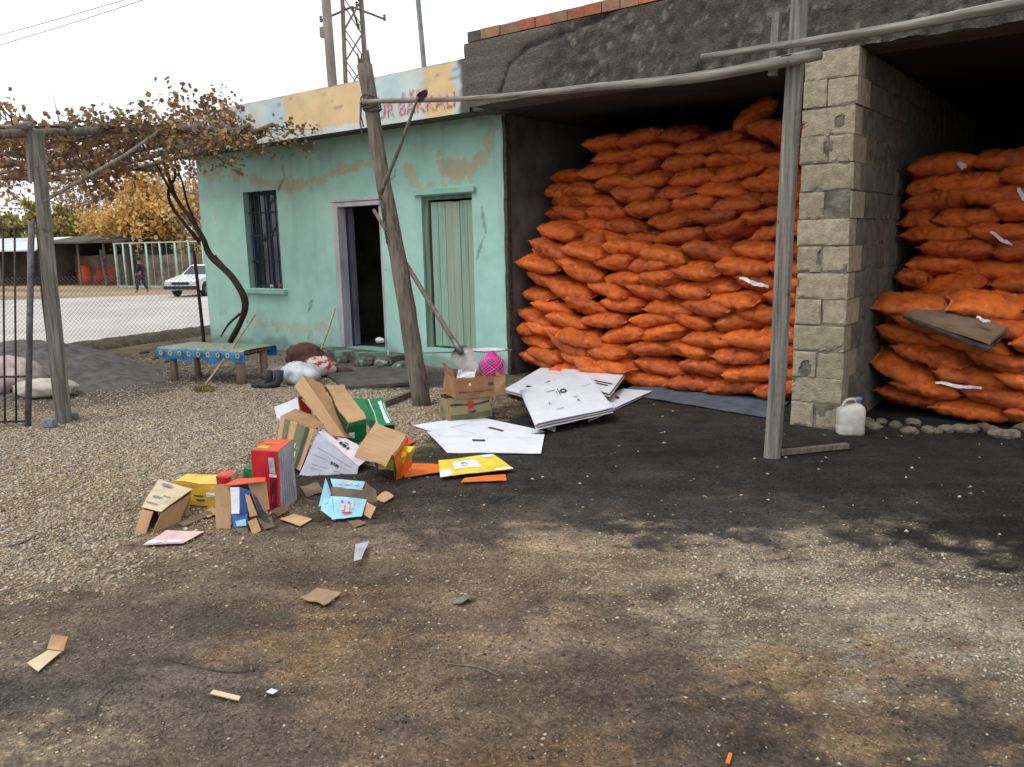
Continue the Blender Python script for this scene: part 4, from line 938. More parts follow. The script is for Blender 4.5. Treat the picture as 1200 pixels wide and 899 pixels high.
on_quad(ed_('abcd'), [(.46, .46, .05, .1), (.52, .46, .03, .1), (.56, .45, .06, .1)], m_inkb, te)
on_quad(ed_('dcfe'), [(.40, .30, .05, .22), (.47, .30, .08, .2), (.44, .60, .10, .06), (.58, .3, .03, .2)], m_inkb, te, .011)
on_quad(ed_('dcfe'), [(.20, .45, .12, .12)], m_redp, te, .011)
# 3 olive striped carton behind it
rG = G(345, 560)
G8 = dict(a=(322, 536, .10), b=(352, 552, .06), c=(369, 503, .16), d=(329, 488, .24), e=(346, 480, .42), f=(384, 494, .36))
def gq(k): return [G8[c_] for c_ in k]
tg = boards('striped_carton', 'brown carton with dark olive green stripes behind the grey white carton', rG, [(gq('abcd'), m_card), (gq('dcfe'), m_cardin)], seed=3)
gd_ = [at_depth(px, py, rG, dd) for px, py, dd in gq('abcd')]
on_quad(gd_, [(.14, .02, .14, .96), (.50, .0, .26, .98)], m_olive, tg, .009, 'printed_stripe'); on_quad(gd_, [(.76, .0, .10, .98)], m_dgreen, tg, .0092, 'printed_stripe'); on_quad(gd_, [(.58, .40, .10, .12), (.62, .2, .06, .14)], m_cream, tg, .0105)
# 4 brown topped box, green and yellow sides
carton('green_sided_carton', 'brown topped carton with dark green sides tipped over upon pile', 'carton', (-4.627, 3.820, .13), (.435, .09, 1.248-PI/2*0), (.17, .48, .2), m_dgreen, missing=('y1',), faces={'z1': m_card, 'y0': m_greenp, 'x1': m_greenp}, seed=4,
       decals=[((0, .30, .10), (0, .12, 0), (0, 0, .08), (-1, 0, 0), m_yel), ((0, .05, .05), (0, .08, 0), (0, 0, .07), (-1, 0, 0), m_wgrey), ((0, .16, .03), (0, .1, 0), (0, 0, .05), (-1, 0, 0), m_olive), ((.03, 0, .05), (.05, 0, 0), (0, 0, .05), (0, -1, 0), m_wgrey)])
# 5 green box with white stripe
carton('green_carton', 'bright green carton with a white stripe on its lid at the back of the pile', 'carton', (-4.664, 4.209, .03), (.287, .007, 1.016), (.13, .46, .17), m_greenp, missing=('y0',), seed=5,
       decals=[((.075, .03, .17), (.03, 0, 0), (0, .38, 0), (0, 0, 1), m_wgrey), ((.005, .0, .17), (.008, 0, 0), (0, .455, 0), (0, 0, 1), m_wgrey), ((.115, .06, .17), (.006, 0, 0), (0, .3, 0), (0, 0, 1), m_wgrey)],
       flaps=[((0, .1, .17), (0, .36, 0), (-.14, 0, .03), (0, 0, 1), m_greenp), ((0, 0, 0), (.13, 0, 0), (0, -.12, -.02), (0, 0, -1), m_greenp)])
# 6 orange flapped box
to_ = carton('orange_carton', 'open brown carton with a bright orange side at the right end of the pile', 'carton', (-4.13, 3.62, .06), (.60, .25, .336), (.243, .20, .25), m_orangep, missing=('y0', 'z0'), faces={'z1': m_card, 'x1': m_orangep}, seed=6,
       flaps=[((.25, .0, .25), (0, .2, 0), (.02, -.03, -.27), (1, 0, 0), m_orangep), ((0, 0, .25), (.24, 0, 0), (0, -.09, -.01), (0, .2, 1), m_card)])
b = MB(); 
for k in range(5): panel(b, (.08+.03*k, .03+.02*k, .0+.02*k), (.09, .02*(-1)**k, .02), (.01*k, .03, .12), (0, -1, .2), .003, 0, 0, n=5, amp=.03, seed=k*3.)
b.build('crumpled_paper', [m_yel, m_yel, m_yel], to_, local=True)
# 7 red and white box behind the big board
boards('red_white_carton', 'small white carton with a crimson side behind the tall brown board', Vector((-4.85, 3.75, .25)), [([(322, 477, .12), (349, 466, .05), (354, 500, .0), (325, 490, .1)], m_wgrey), ([(349, 465, .05), (364, 480, .15), (372, 503, .1), (354, 501, .0)], m_redp), ([(322, 477, .12), (349, 466, .05), (364, 466, .2), (338, 470, .25)], m_redp)], seed=7)
# 8 tall leaning brown board
rf = Vector((-4.65, 3.75, .3))
boards('cardboard_flap', 'tall plain brown cardboard board sticking up at the top of the pile', rf, [([(345, 453, .1), (355, 440, .15), (404, 512, -.05), (388, 511, -.10)], m_card, None, m_card, .012), ([(355, 440, .16), (377, 450, .22), (412, 515, .05), (403, 513, -.04)], m_cardin, None, m_card, .012)], 'cardboard', 4)
# 9 yellow box lying down
carton('yellow_carton', 'flattened looking yellow carton lying behind the brown carton at the left of the pile', 'carton', (-4.60, 2.46, .012), (0, .03, .53), (.34, .16, .17), m_yellowp, faces={'z1': cmat('light_yellow_print', 232, 196, 96)}, seed=8,
       decals=[((.15, 0, .06), (.05, 0, 0), (0, 0, .012), (0, -1, 0), m_inkb), ((.14, 0, .09), (.06, 0, 0), (0, 0, .01), (0, -1, 0), m_inkb), ((.22, 0, .09), (.07, 0, 0), (0, 0, .03), (0, -1, 0), m_wgrey), ((.11, 0, .02), (.1, 0, 0), (0, 0, .008), (0, -1, 0), m_inkb)])
# 10 brown carton, front left
r10 = G(168, 629)
t10 = boards('brown_carton', 'open brown carton with a cream lid at the front left end of the pile', r10, [([(166, 595, .06), (189, 600.5, .04), (226, 574, .30), (186, 562, .36)], m_cream, 'lid', None, .012), ([(167, 597, .06), (180, 600, .05), (171, 627, .02), (157, 629, .0)], m_card, 'flap', None, .012), ([(188, 602, .04), (223, 578, .29), (204, 626, .16), (176, 629, .0)], m_card, 'flap', m_cardd, .012), ([(187, 566, .36), (224, 576, .30), (222, 604, .25), (184, 612, .30)], m_cardin, None, m_cardd), ([(167, 598, .08), (187, 566, .35), (184, 610, .28), (162, 628, .04)], m_cardd)], seed=10)
on_quad([at_depth(px, py, r10, dd) for px, py, dd in [(166, 595, .06), (189, 600.5, .04), (226, 574, .30), (186, 562, .36)]], [(.2, .35, .35, .07), (.5, .45, .25, .05), (.2, .8, .3, .08), (.1, .15, .5, .03)], m_gl, t10, .013)
# 11 brown carton stuffed with blue wrapping
r11 = G(265, 621)
t11 = boards('stuffed_carton', 'open brown carton stuffed with blue wrapping and torn card', r11, [([(251.5, 567, .02), (270.5, 570, .03), (270.5, 621, .0), (253, 619.5, .0)], m_card, 'flap', None, .008), ([(270, 569, .05), (312, 563, .16), (311, 606, .13), (272, 620, .02)], m_cardd, None, m_cardd), ([(289.6, 565, .05), (312, 564, .08), (316, 596, .07), (304, 604, .04)], m_card, None, m_cardd, .012), ([(262, 569, .0), (279, 561, .1), (312, 561, .12), (310, 565, .02)], m_brick, 'flap'),
    ([(270.5, 571, .0), (281, 571, -.01), (281, 602, -.02), (271.5, 602, -.01)], m_wgrey, 'white_wrapping', m_wgrey, .01), ([(281, 571, -.01), (293, 575, .02), (290, 600, .0), (281, 602, -.02)], m_bluep, 'blue_wrapping', m_bluep, .02), ([(271.5, 602, -.01), (290, 600, .0), (290, 617, -.03), (274, 618, -.04)], m_bluep, 'blue_wrapping', m_bluep, .02), ([(276, 611, -.045), (288, 608, -.04), (289, 616, -.05), (278, 617, -.05)], m_lblue, 'pale_blue_scrap', m_lblue, .01),
    ([(287, 579, -.02), (293, 581, -.02), (302, 604, -.04), (293, 606, -.05)], m_card, 'torn_card', None, .012), ([(296, 578, .0), (301, 583, .0), (316, 612, -.03), (306, 611, -.03)], m_inkb, 'torn_card', m_cardd, .02), ([(290, 612, -.06), (300, 607, -.03), (306, 622, -.06), (296, 627, -.08)], m_card, 'torn_card', None, .015), ([(302, 609, -.02), (318, 607, .0), (322, 618, -.02), (310, 621, -.05)], m_cardd, 'torn_card', None, .015), ([(276, 619, -.05), (290, 618, -.04), (291, 627, -.08), (279, 625, -.08)], m_cardd, 'torn_card', None, .015)], seed=11)
# 12 small red box, green tub behind
carton('small_red_carton', 'small coral red carton between the yellow carton and the tall red one', 'carton', (-4.36, 2.62, .0), (0, 0, .5), (.09, .09, .22), m_greyp, faces={'z1': m_brick, 'x0': m_redp}, seed=12, decals=[((0, 0, .17), (.09, 0, 0), (0, 0, .05), (0, -1, 0), m_redp)])
carton('small_green_carton', 'small green carton just left of the tall red carton', 'carton', (-4.40, 2.82, .0), (0, .1, .6), (.08, .10, .21), m_greenp, seed=13)
# 13 pale blue torn box at the front
r13 = G(395, 612)
t13 = boards('pale_blue_carton', 'torn pale blue carton with brown inside at the front of the pile', r13, [([(381.5, 560, .10), (388, 578, .10), (383, 590, .05), (373, 594, .06)], m_lblue, 'flap', m_lblue, .015), ([(387, 582, .08), (430, 586, .10), (424, 606, .0), (389, 610, -.02)], m_lblue, 'flap', m_cardd, .02), ([(378, 588, .06), (389, 583, .07), (393, 611, -.02), (376, 598, .03)], m_lblue, 'flap', m_lblue, .015), ([(387, 562, .18), (428, 565, .22), (424, 575, .16), (390, 572, .14)], m_lblue, 'flap', m_cardd, .012), ([(388, 572, .14), (432, 573, .18), (431, 590, .12), (388, 586, .09)], m_cardd, None, m_cardd, .012),
    ([(427, 565, .2), (441, 575, .16), (442, 588, .1), (430, 590, .1)], m_cardd, 'flap', m_cardd, .02), ([(430, 589, .08), (441, 595, .05), (434, 608, .0), (426, 603, .02)], m_card, 'flap', m_cardd, .02)], seed=14)
bl_ = [at_depth(px, py, r13, dd) for px, py, dd in [(387, 582, .08), (430, 586, .10), (424, 606, .0), (389, 610, -.02)]]
on_quad(bl_, [(.28, .35, .12, .3), (.44, .4, .12, .35), (.6, .3, .08, .3)], m_pinkp, t13, .02); on_quad(bl_, [(.34, .75, .3, .08), (.3, .2, .05, .1), (.5, .25, .05, .1)], m_redp, t13, .021)
on_quad([at_depth(px, py, r13, dd) for px, py, dd in [(387, 562, .18), (428, 565, .22), (424, 575, .16), (390, 572, .14)]], [(.2, .3, .12, .3), (.4, .3, .2, .3), (.7, .3, .12, .3)], m_pinkp, t13, .013)
# flat pieces
def flat(label, pts, m, name='flat_card', z0=.012, amp=.008, th=.004, seed=0, curl=0, decals=(), cat='cardboard', lift=None, back=None):
    P = [G(*p) for p in pts]
    for i, q in enumerate(P): q.z = float(ground_z(q.x, q.y))+z0+(lift[i] if lift else 0)
    v, f, mi = slab_quad(P, th, amp, n=10, seed=seed, curl=curl); t = thing(name, label, cat, tuple(P[0]))
    make('sheet', v, f, [m, back or m_cardin, m_edge], t, mi)
    for (u0, v0, u1, v1, dm) in decals:
        bl = lambda u, v: P[0].lerp(P[1], u).lerp(P[3].lerp(P[2], u), v)
        d = [bl(u0, v0), bl(u1, v0), bl(u1, v1), bl(u0, v1)]
        N_ = 6; nrm = (P[1]-P[0]).cross(P[3]-P[0]).normalized(); nrm = nrm if nrm.z > 0 else -nrm; VV = []; FF = []
        for i in range(N_+1):
            for j in range(N_+1):
                q = d[0].lerp(d[1], i/N_).lerp(d[3].lerp(d[2], i/N_), j/N_); h = amp*float(fbm(q.x*5+seed, q.y*5, seed*1.7)); VV.append(q+nrm*(h+th+.0025))
        for i in range(N_):
            for j in range(N_): a = i*(N_+1)+j; FF.append((a, a+N_+1, a+N_+2, a+1))
        make('printed_patch', VV, FF, dm, t)
    return t
flat('pink and white printed card lying flat in front of the brown carton', [(168, 643), (196, 626), (240, 628), (214, 641)], m_pinkp, seed=1, decals=[(.05, .0, .3, .9, m_whitep), (.05+.0, .3, .2, .5, m_redp)])
flat('small plain tan card lying flat beside the tall red carton', [(328, 613), (345, 607), (366, 613), (352, 620)], cmat('tan_card', 206, 168, 124), seed=2)
flat('plain grey brown strip of card under the yellow carton', [(208, 618), (246, 603), (250, 608), (216, 622)], m_cardd, seed=3)
flat('scrap of red checked card beneath the brown carton', [(204, 612), (216, 600), (220, 604), (210, 614)], m_redp, seed=4)
flat('bright orange flattened card lying left of the yellow packet', [(474, 563), (472, 546), (516, 547), (524, 556)], m_orangep, seed=5, lift=[0, 0, .0, .01])
flat('narrow orange card lying in front of the yellow packet', [(540, 568), (545, 563), (592, 558), (594, 566)], m_orangep, seed=6)
flat('yellow and white flattened packet lying on the dark ground', [(516, 564), (514, 545), (578, 538), (602, 555)], m_yel, seed=7, z0=.03, amp=.012, decals=[(.30, .22, .78, .62, m_wgrey), (.0, .0, .35, .16, m_wgrey), (0, .75, .1, 1, m_wgrey), (.8, .75, .98, .95, m_wgrey), (.45, .35, .7, .45, cmat('grey_blue_print', 130, 140, 170))])
flat('white scrap of card at the corner of the flattened cartons', [(640, 505), (641, 499), (652, 503), (650, 509)], m_wgrey, seed=8)
for k, (pts, m, lab) in enumerate((([(318, 606), (330, 598), (340, 604), (326, 611)], m_cardd, 'dirty torn card scrap at the foot of the tall red carton'), ([(440, 586), (452, 580), (462, 586), (450, 592)], m_card, 'small torn card scrap between the pale blue and orange cartons'), ([(352, 574), (372, 570), (380, 580), (360, 584)], m_cardd, 'damp torn card lying below the grey white carton'), ([(236, 606), (250, 600), (258, 606), (244, 612)], m_card, 'torn card scrap below the yellow carton'), ([(468, 520), (480, 514), (488, 520), (476, 526)], m_brick, 'coral scrap of card behind the orange carton'), ([(408, 614), (420, 611), (430, 616), (416, 620)], m_cardd, 'damp scrap under the front edge of the pale blue carton'))):
    flat(lab, pts, m, seed=30+k, amp=.03, z0=.014, name='card_scrap')
fc = flat('small folded piece of tan card lying alone on the bare yard at the lower left', [(32, 781), (57, 765), (73, 768), (45, 790)], cmat('pale_tan_card', 206, 190, 156), seed=9, name='folded_card')
a = G(57, 765); c = G(76, 768); a.z = c.z = .02; b = MB(); up_ = Vector((.01, .02, .055)); panel(b, a, c-a, up_, (0, -1, 0), .004, 0, 1, amp=.002); b.build('flap', [cmat('tan_card', 206, 168, 124), m_cardin, m_edge], fc)
sw = flat('crumpled scrap of grey plastic film lying in front of the carton pile', [(415, 665), (417, 644), (433, 643), (424, 664)], cmat('grey_film', 170, 174, 182, rough=.35), seed=10, name='film_scrap', cat='plastic scrap', amp=.04, back=m_film, z0=.02)
flat('torn brown paper lying in the middle of the yard', [(352, 706), (372, 694), (400, 700), (380, 714)], cmat('brown_paper', 158, 134, 106, rough=.9), seed=11, name='paper_scrap', cat='paper', amp=.04, z0=.012)
flat('thin pale sliver of card lying on the yard right of the twig', [(246, 816), (250, 811), (282, 818), (280, 823)], cmat('pale_tan_card', 206, 190, 156), seed=12)
flat('tiny white paper scrap lying near the bottom middle of the yard', [(312, 813), (318, 809), (326, 811), (320, 815)], m_wgrey, seed=13, name='paper_scrap', cat='paper')
flat('tiny orange scrap lying at the bottom edge of the yard', [(850, 897), (854, 886), (858, 887), (855, 898)], m_orangep, seed=14, name='paper_scrap', cat='paper', z0=.015)
flat('crumpled dark green and white wrapper on the yard below the cartons', [(528, 706), (545, 698), (556, 704), (540, 712)], cmat('dirty_wrapper', 120, 120, 112, rough=.5), seed=15, name='wrapper', cat='wrapper', amp=.04)
# white flattened cartons
def markings(t, P, items, m, th=.006, proud=.004):
    P = [Vector(p) for p in P]; nrm = (P[1]-P[0]).cross(P[3]-P[0]).normalized(); nrm = nrm if nrm.z > 0 else -nrm
    for poly in items:
        V = [P[0].lerp(P[1], u).lerp(P[3].lerp(P[2], u), v)+nrm*(th+proud) for u, v in poly]
        if (V[1]-V[0]).cross(V[2]-V[0]).z < 0: V = V[::-1]
        make('printed_mark', V, [tuple(range(len(V)))], m, t)
def ringpoly(t, P, cu, cv, ru, rv, m, th=.006, proud=.004, inner=.55):
    P = [Vector(p) for p in P]; nrm = (P[1]-P[0]).cross(P[3]-P[0]).normalized(); nrm = nrm if nrm.z > 0 else -nrm; V = []; Fc = []
    for i in range(20):
        a = 2*PI*i/20
        for s_ in (1, inner): u, v = cu+ru*s_*math.cos(a), cv+rv*s_*math.sin(a); V.append(P[0].lerp(P[1], u).lerp(P[3].lerp(P[2], u), v)+nrm*(th+proud))
    for i in range(20): k = (i+1) % 20; Fc.append((2*i, 2*k, 2*k+1, 2*i+1))
    make('printed_ring', V, Fc, m, t)
def wsheet(label, pts, zs, seed, amp=.006, layers=1, marks=(), rings=(), gap=.011, group=None):
    P = []
    for (px, py), z in zip(pts, zs): P.append(G(px, py, z))
    t = thing('flattened_carton', label, 'flattened carton', tuple(P[0]), group=group)
    for l in range(layers):
        off = Vector((rnd.uniform(-.02, .02), rnd.uniform(-.02, .02), -gap*l)) if l else Vector((0, 0, 0))
        v, f, mi = slab_quad([p+off for p in P], .006, amp, n=12, seed=seed+.15*l); make('cardboard_layer', v, f, [m_wgrey, m_cardin, m_edge if l % 2 else m_wgrey], t, mi)
    markings(t, P, marks, m_blkink, proud=amp*.8+.002)
    for r_ in rings: ringpoly(t, P, *r_, m_blkink, proud=amp*.8+.002)
    return t
hb = lambda u, v, w_, h: [(u, v), (u+w_, v), (u+w_, v+h), (u, v+h)]
gw = None
wsheet('white flattened carton lying lowest on the dark earth nearest the log post', [(484, 499), (556, 488), (638, 506), (558, 523)], (.012, .012, .012, .012), 1, layers=2, marks=[hb(.62, .55, .05, .2), hb(.3, .3, .25, .008), hb(.3, .3, .004, .4)])
wsheet('white flattened carton overlapping the front of the lowest one', [(524, 531), (500, 506), (638, 510), (634, 532)], (.01, .015, .02, .012), 2, layers=1, marks=[hb(.52, .35, .08, .12), hb(.74, .05, .004, .9)])
wsheet('white flattened carton at the left of the stack beside the crates', [(591, 457), (636, 430), (700, 440), (640, 470)], (.08, .10, .12, .10), 3, layers=4, marks=[hb(.2, .3, .05, .1), hb(.25, .7, .06, .06), hb(.4, .5, .12, .03)])
wsheet('grey backed flattened carton leaning on the sacks behind the stack', [(664, 428), (732, 438), (714, 462), (650, 445)], (.14, .15, .12, .12), 4, layers=4, marks=[hb(.65, .6, .3, .04), hb(.7, .7, .2, .04)])
wsheet('narrow white flattened carton sticking out at the right end of the stack', [(690, 492), (700, 470), (730, 456), (764, 459)], (.03, .03, .03, .03), 5, layers=3, marks=[hb(.45, .5, .2, .06)])
wsheet('top white flattened carton with a black ring mark on the stack', [(629, 497), (611, 457), (686, 437), (719, 478)], (.11, .15, .19, .13), 6, layers=5, amp=.01, marks=[hb(.62, .78, .006, .16), hb(.30, .62, .03, .03), hb(.55, .45, .16, .012), hb(.56, .42, .10, .008), hb(.2, .3, .01, .1), hb(.35, .25, .06, .012), hb(.4, .6, .015, .06), hb(.7, .3, .012, .12)], rings=[(.63, .52, .055, .05)])
# fruit crates
def crate(label, loc, rot, dim, mo, kids, seed):
    return carton('fruit_crate', label, 'crate', loc, rot, dim, mo, missing=('z1',), seed=seed, th=.006, amp=.004, **kids)
dx, dy, dz = .40, .30, .19
m_olc = cmat('olive_crate_print', 150, 136, 96)
crate('lower cardboard fruit crate with green print and a red emblem', (-4.777, 5.186, .018), (.0, .0, 1.0), (dx, dy, dz), m_olc,
      dict(decals=[((.01, 0, .13), (.38, 0, 0), (0, 0, .018), (0, -1, 0), m_dgreen), ((.01, 0, .01), (.38, 0, 0), (0, 0, .04), (0, -1, 0), m_olive), ((.165, 0, .10), (.06, 0, 0), (0, 0, .075), (0, -1, 0), m_redp), ((.16, 0, .058), (.075, 0, 0), (0, 0, .025), (0, -1, 0), m_blkink)], flaps=[((0, 0, dz), (.05, 0, 0), (0, .05, 0), (0, 0, 1), m_olc), ((dx-.05, 0, dz), (.05, 0, 0), (0, .05, 0), (0, 0, 1), m_olc)]), 21)
m_crb = cmat('brown_crate_print', 160, 112, 78)
cu2 = crate('upper cardboard fruit crate holding a pink net bag', (-4.72, 5.20, .222), (.05, .0, .98), (.46, .34, .175), m_crb,
      dict(decals=[((.03, 0, .05), (.3, 0, 0), (0, 0, .012), (0, -1, 0), cmat('dark_crate_print', 100, 74, 58)), ((.31, 0, .10), (.05, 0, 0), (0, 0, .025), (0, -1, 0), m_blkink), ((.13, 0, .11), (.02, 0, 0), (0, 0, .02), (0, -1, 0), m_wgrey), ((.36, 0, .0), (.1, 0, 0), (0, 0, .17), (0, -1, 0), cmat('light_crate_print', 176, 134, 96))],
           flaps=[((0, 0, .175), (0, .34, 0), (-.02, 0, .10), (-1, 0, 0), m_crb)]), 22)
# pink net bag: soft lumpy body with a knitted skin
V, f = lathe([(.005, -.1), (.09, -.09), (.125, -.03), (.12, .04), (.09, .09), (.05, .12), (.02, .15)], 28, sy=.8)
a = np.array(V); a *= (1+.18*fbm(a[:, 0]*9, a[:, 1]*9, a[:, 2]*9))[:, None]; nbl = at_depth(577, 431, Vector((-4.75, 5.75, .45)))
nb = thing('net_bag', 'pink knitted net bag bulging out of the upper fruit crate', 'bag', tuple(nbl)); make('bag_body', a, f, mat('pink_fabric', srgb(214, 60, 142), srgb(150, 44, 130), rough=.7, scale=14, bump=.5), nb, smooth=True, local=True)
b = MB()
for k in range(-9, 10):
    for s_ in (1, -1):
        pts = []
        for i in range(16):
            z = -.09+.2*i/15; th_ = k*.33+s_*i*.16; r_ = (.132*math.sqrt(max(.05, 1-((z-.0)/.14)**2)))*(1+.02*math.sin(k*3)); pts.append((r_*math.cos(th_), r_*.85*math.sin(th_), z))
        b.tube(pts, .0025, 3, caps=False)
b.build('net', mat('pale_pink_net', srgb(240, 150, 196), srgb(220, 110, 170), rough=.6), nb, local=True)
wl = at_depth(572, 410, Vector((-4.85, 5.85, .5))); b = MB(); v, f = lathe([(.001, -.015), (.13, -.015), (.17, .0), (.175, .006), (.165, .006), (.125, -.008), (.001, -.008)], 24, sy=.7); b.add(v, f)
o = b.build('metal_plate', m_film, None, smooth=True, local=True); o.location = wl; o.rotation_euler = (0, 0, .6); tag(o, 'shallow white tray lying behind the pink bag on the crate', 'tray')
tb2 = at_depth(548, 440, Vector((-4.62, 5.40, .38))); b = MB(); panel(b, (0, 0, 0), r0*.16, Vector((.0, .03, .08)), (0, -1, 0), .004, 0, 0, n=8, amp=.03, seed=3.)
o = b.build('plastic_wrap', [m_film]*3, None, local=True); o.location = tb2-r0*.10-Vector((0, 0, .03)); tag(o, 'crumpled white plastic wrap inside the upper fruit crate under the shovel blade', 'plastic wrap')
# white plastic canister
jg = thing('canister', 'dirty white plastic canister standing against the foot of the pumice block pier', 'canister', (-1.74, 6.66, 0), (0, 0, .50))
m_jug = mat('dirty_white_plastic', srgb(206, 204, 196), srgb(168, 164, 152), rough=.5, scale=8, bump=.2, spec=.4)
V = []; Fc = []; prof = [(0, .94), (.015, 1), (.06, 1), (.075, .97), (.09, 1), (.19, 1), (.215, .92), (.235, .7), (.245, .4)]; n_ = 24
for z, s_ in prof:
    for j in range(n_):
        a = 2*PI*j/n_; c_, d_ = math.cos(a), math.sin(a); V.append((.105*s_*np.sign(c_)*abs(c_)**.45, .075*s_*np.sign(d_)*abs(d_)**.45, z+(.012*c_ if z > .2 else 0)))
for i in range(len(prof)-1):
    for j in range(n_): k = (j+1) % n_; Fc.append((i*n_+j, i*n_+k, (i+1)*n_+k, (i+1)*n_+j))
Fc.append(tuple(range(n_))[::-1]); Fc.append(tuple((len(prof)-1)*n_+j for j in range(n_)))
make('canister_body', V, Fc, m_jug, jg, smooth=True, local=True)
b = MB(); b.tube(interp([(-.07, 0, .225), (-.04, 0, .275), (.02, 0, .285), (.05, 0, .25)], 10), .012, 8); b.build('handle', m_jug, jg, smooth=True, local=True)
b = MB(); v, f = lathe([(.022, .24), (.022, .275), (.026, .276), (.026, .30), (.001, .302)], 14, c=(.055, 0, 0)); b.add(v, f); b.build('cap', cmat('blue_grey_cap', 120, 140, 170), jg, smooth=True, local=True)

# ------------------------------------------------------------------ bench with oilcloth and the things by the house
bo = Vector((-9.33, 5.02, 0)); byaw = .249; bw, bd_ = 1.28, .50; bz = .405
bn = thing('low_table', 'low plank table on log legs under a bright blue flowered oilcloth', 'table', bo, (0, 0, byaw))
for (x, y, r_) in ((.10, .07, .045), (bw-.12, .06, .055), (.12, bd_-.07, .04), (bw-.08, bd_-.08, .045)):
    b = MB(); b.tube([(x+.01, y, -.03), (x, y, .2), (x+.005, y, bz-.03)], [r_*1.05, r_, r_], 10, wob=.05); b.build('leg', mat('pale_log', srgb(156, 136, 120), srgb(118, 100, 88), rough=.9, scale=(30, 30, 3), bump=.4), bn, smooth=True, local=True)
for k in range(4):
    b = MB(); b.box((.0, .01+k*.12, bz-.03), (bw, .115+k*.12, bz-.004)); b.build('plank', m_brownwood, bn, local=True)
xs = np.linspace(-.03, bw+.03, 60); prof = [(-.035, -.095), (-.037, -.05), (-.03, .0), (-.01, .012), (.1, .014), (.3, .016), (.5, .014), (bd_+.01, .012), (bd_+.03, .0), (bd_+.035, -.09)]
V = []; Fc = []; mi = []
for i, x in enumerate(xs):
    for j, (y, z) in enumerate(prof):
        dr = (-.03*abs(math.sin(x*5.5))-.015*math.sin(x*17) if j in (0, 9) else 0); yy = y+(.012*math.sin(x*21) if j in (0, 1, 8, 9) else 0); V.append((x, yy, bz+z+dr+.004*math.sin(x*13+j)))
for i in range(59):
    for j in range(9): a = i*10+j; Fc.append((a, a+10, a+11, a+1)); mi.append(1 if j in (0, 1, 7, 8) else 0)
V2 = [(x, y*1.0+(-.003 if y < .3 else .003)*0, z-.004) for x, y, z in V]; o_ = len(V); Fc += [tuple(q+o_ for q in f[::-1]) for f in Fc]; mi += mi
m_cloth = cmat('blue_oilcloth', 28, 122, 190, rough=.4, spec=.5)
make('oilcloth', V+V2, Fc, [mat('faded_cloth_top', srgb(164, 174, 150), srgb(112, 124, 112), rough=.6, scale=26, contrast=(.4, .6)), m_cloth], bn, mi, smooth=True, local=True)
for k in range(9):                                         # yellow flowers on the hanging edge
    x = .05+k*.148; 
    for a in range(5):
        ca, sa = .017*math.cos(a*1.257), .017*math.sin(a*1.257)
        b = MB(); v, f = lathe([(.001, 0), (.016, .0)], 8); b.add([(x+ca+q[0], -.052-.0, bz-.045+sa+q[1]) for q in v], [ff for ff in f]); b.build('printed_petal', cmat('flower_yellow', 226, 190, 84), bn, local=True)
    b = MB(); v, f = lathe([(.001, 0), (.011, .0)], 8); b.add([(x+q[0], -.055, bz-.045+q[1]) for q in v], f); b.build('printed_petal', cmat('flower_brown', 130, 84, 50), bn, local=True)
# twig broom leaning on the table
a = onY(299, 369, 5.9); g = G(240, 459); g.z = .06
bm_ = thing('broom', 'long handled broom with olive twig head leaning against the blue table', 'broom', g)
limb('handle', [g, g.lerp(a, .5)+Vector((0, 0, -.01)), a], [.015, .014, .012], mat('pale_stick', srgb(186, 168, 142), srgb(146, 128, 106), rough=.8, scale=20), bm_, n=7)
b = MB()
for k in range(70):
    th_ = rnd.uniform(0, 2*PI); b.tube([g+Vector((0, 0, .02)), g+Vector((-.03+.16*math.cos(th_)*rnd.random(), -.0+.12*math.sin(th_)*rnd.random(), -.02-.01*rnd.random())), g+Vector((.17*math.cos(th_)*rnd.uniform(.5, 1), .12*math.sin(th_)*rnd.uniform(.5, 1), -.045))], [.006, .005, .003], 4)
b.build('twig_head', mat('olive_twig', srgb(138, 128, 70), srgb(96, 88, 52), rough=.9, scale=30), bm_)
a = onY(393, 361, 7.50); g = onY(375, 412, 7.2); g.z = max(g.z, .02)
tag(limb('stick', [g, g.lerp(a, .5)+Vector((.015, 0, 0)), a], [.016, .015, .011], mat('yellow_stick', srgb(190, 186, 140), srgb(156, 150, 112), rough=.8, scale=20), None, n=7, loc=tuple(g)), 'pale yellow stick leaning on the turquoise wall left of the doorway', 'stick')
# carrier bag, bundles, boots
def blob(name, label, cat, c, r, s, m, seed, amp=.25, parts=None, rz=0, group=None, prof=None):
    V, f = lathe(prof or [(.01, -.5), (.62, -.48), (.85, -.42), (.97, -.25), (1, -.1), (1, .05), (.95, .2), (.85, .34), (.68, .46), (.48, .54), (.25, .58), (.02, .59)], 44)
    a = np.array(V); rg = 1-3.2*np.abs(fbm(a[:, 0]*2.6+seed, a[:, 1]*2.6, a[:, 2]*3.4+seed, 3)); d = 1+amp*fbm(a[:, 0]*1.6+seed, a[:, 1]*1.6, a[:, 2]*1.6)+amp*.45*fbm(a[:, 0]*5+seed, a[:, 1]*5, a[:, 2]*4, 3)+.14*rg; a[:, 2] *= 1+.22*fbm(a[:, 0]*2+seed, a[:, 1]*2, 4.)+.08*rg; a = a*np.array(s)*r; a[:, :2] *= d[:, None]
    a = a@np.array(Matrix.Rotation(rz, 3, 'Z')).T
    z0 = a[:, 2].min(); o = make(name, a-np.array([0, 0, z0]), f, m, None, smooth=True, local=True); o.location = c; return tag(o, label, cat, group)
q = G(343, 452)
cbg = blob('carrier_bag', 'stuffed white plastic carrier bag slumped on the gravel by the table', 'bag', (q.x, q.y+.12, 0), .26, (1.05, .7, .85), mat('white_plastic_bag', srgb(216, 222, 226), srgb(180, 190, 196), rough=.4, scale=5, bump=.5, bscale=14, spec=.5), 3.)
text_ = None
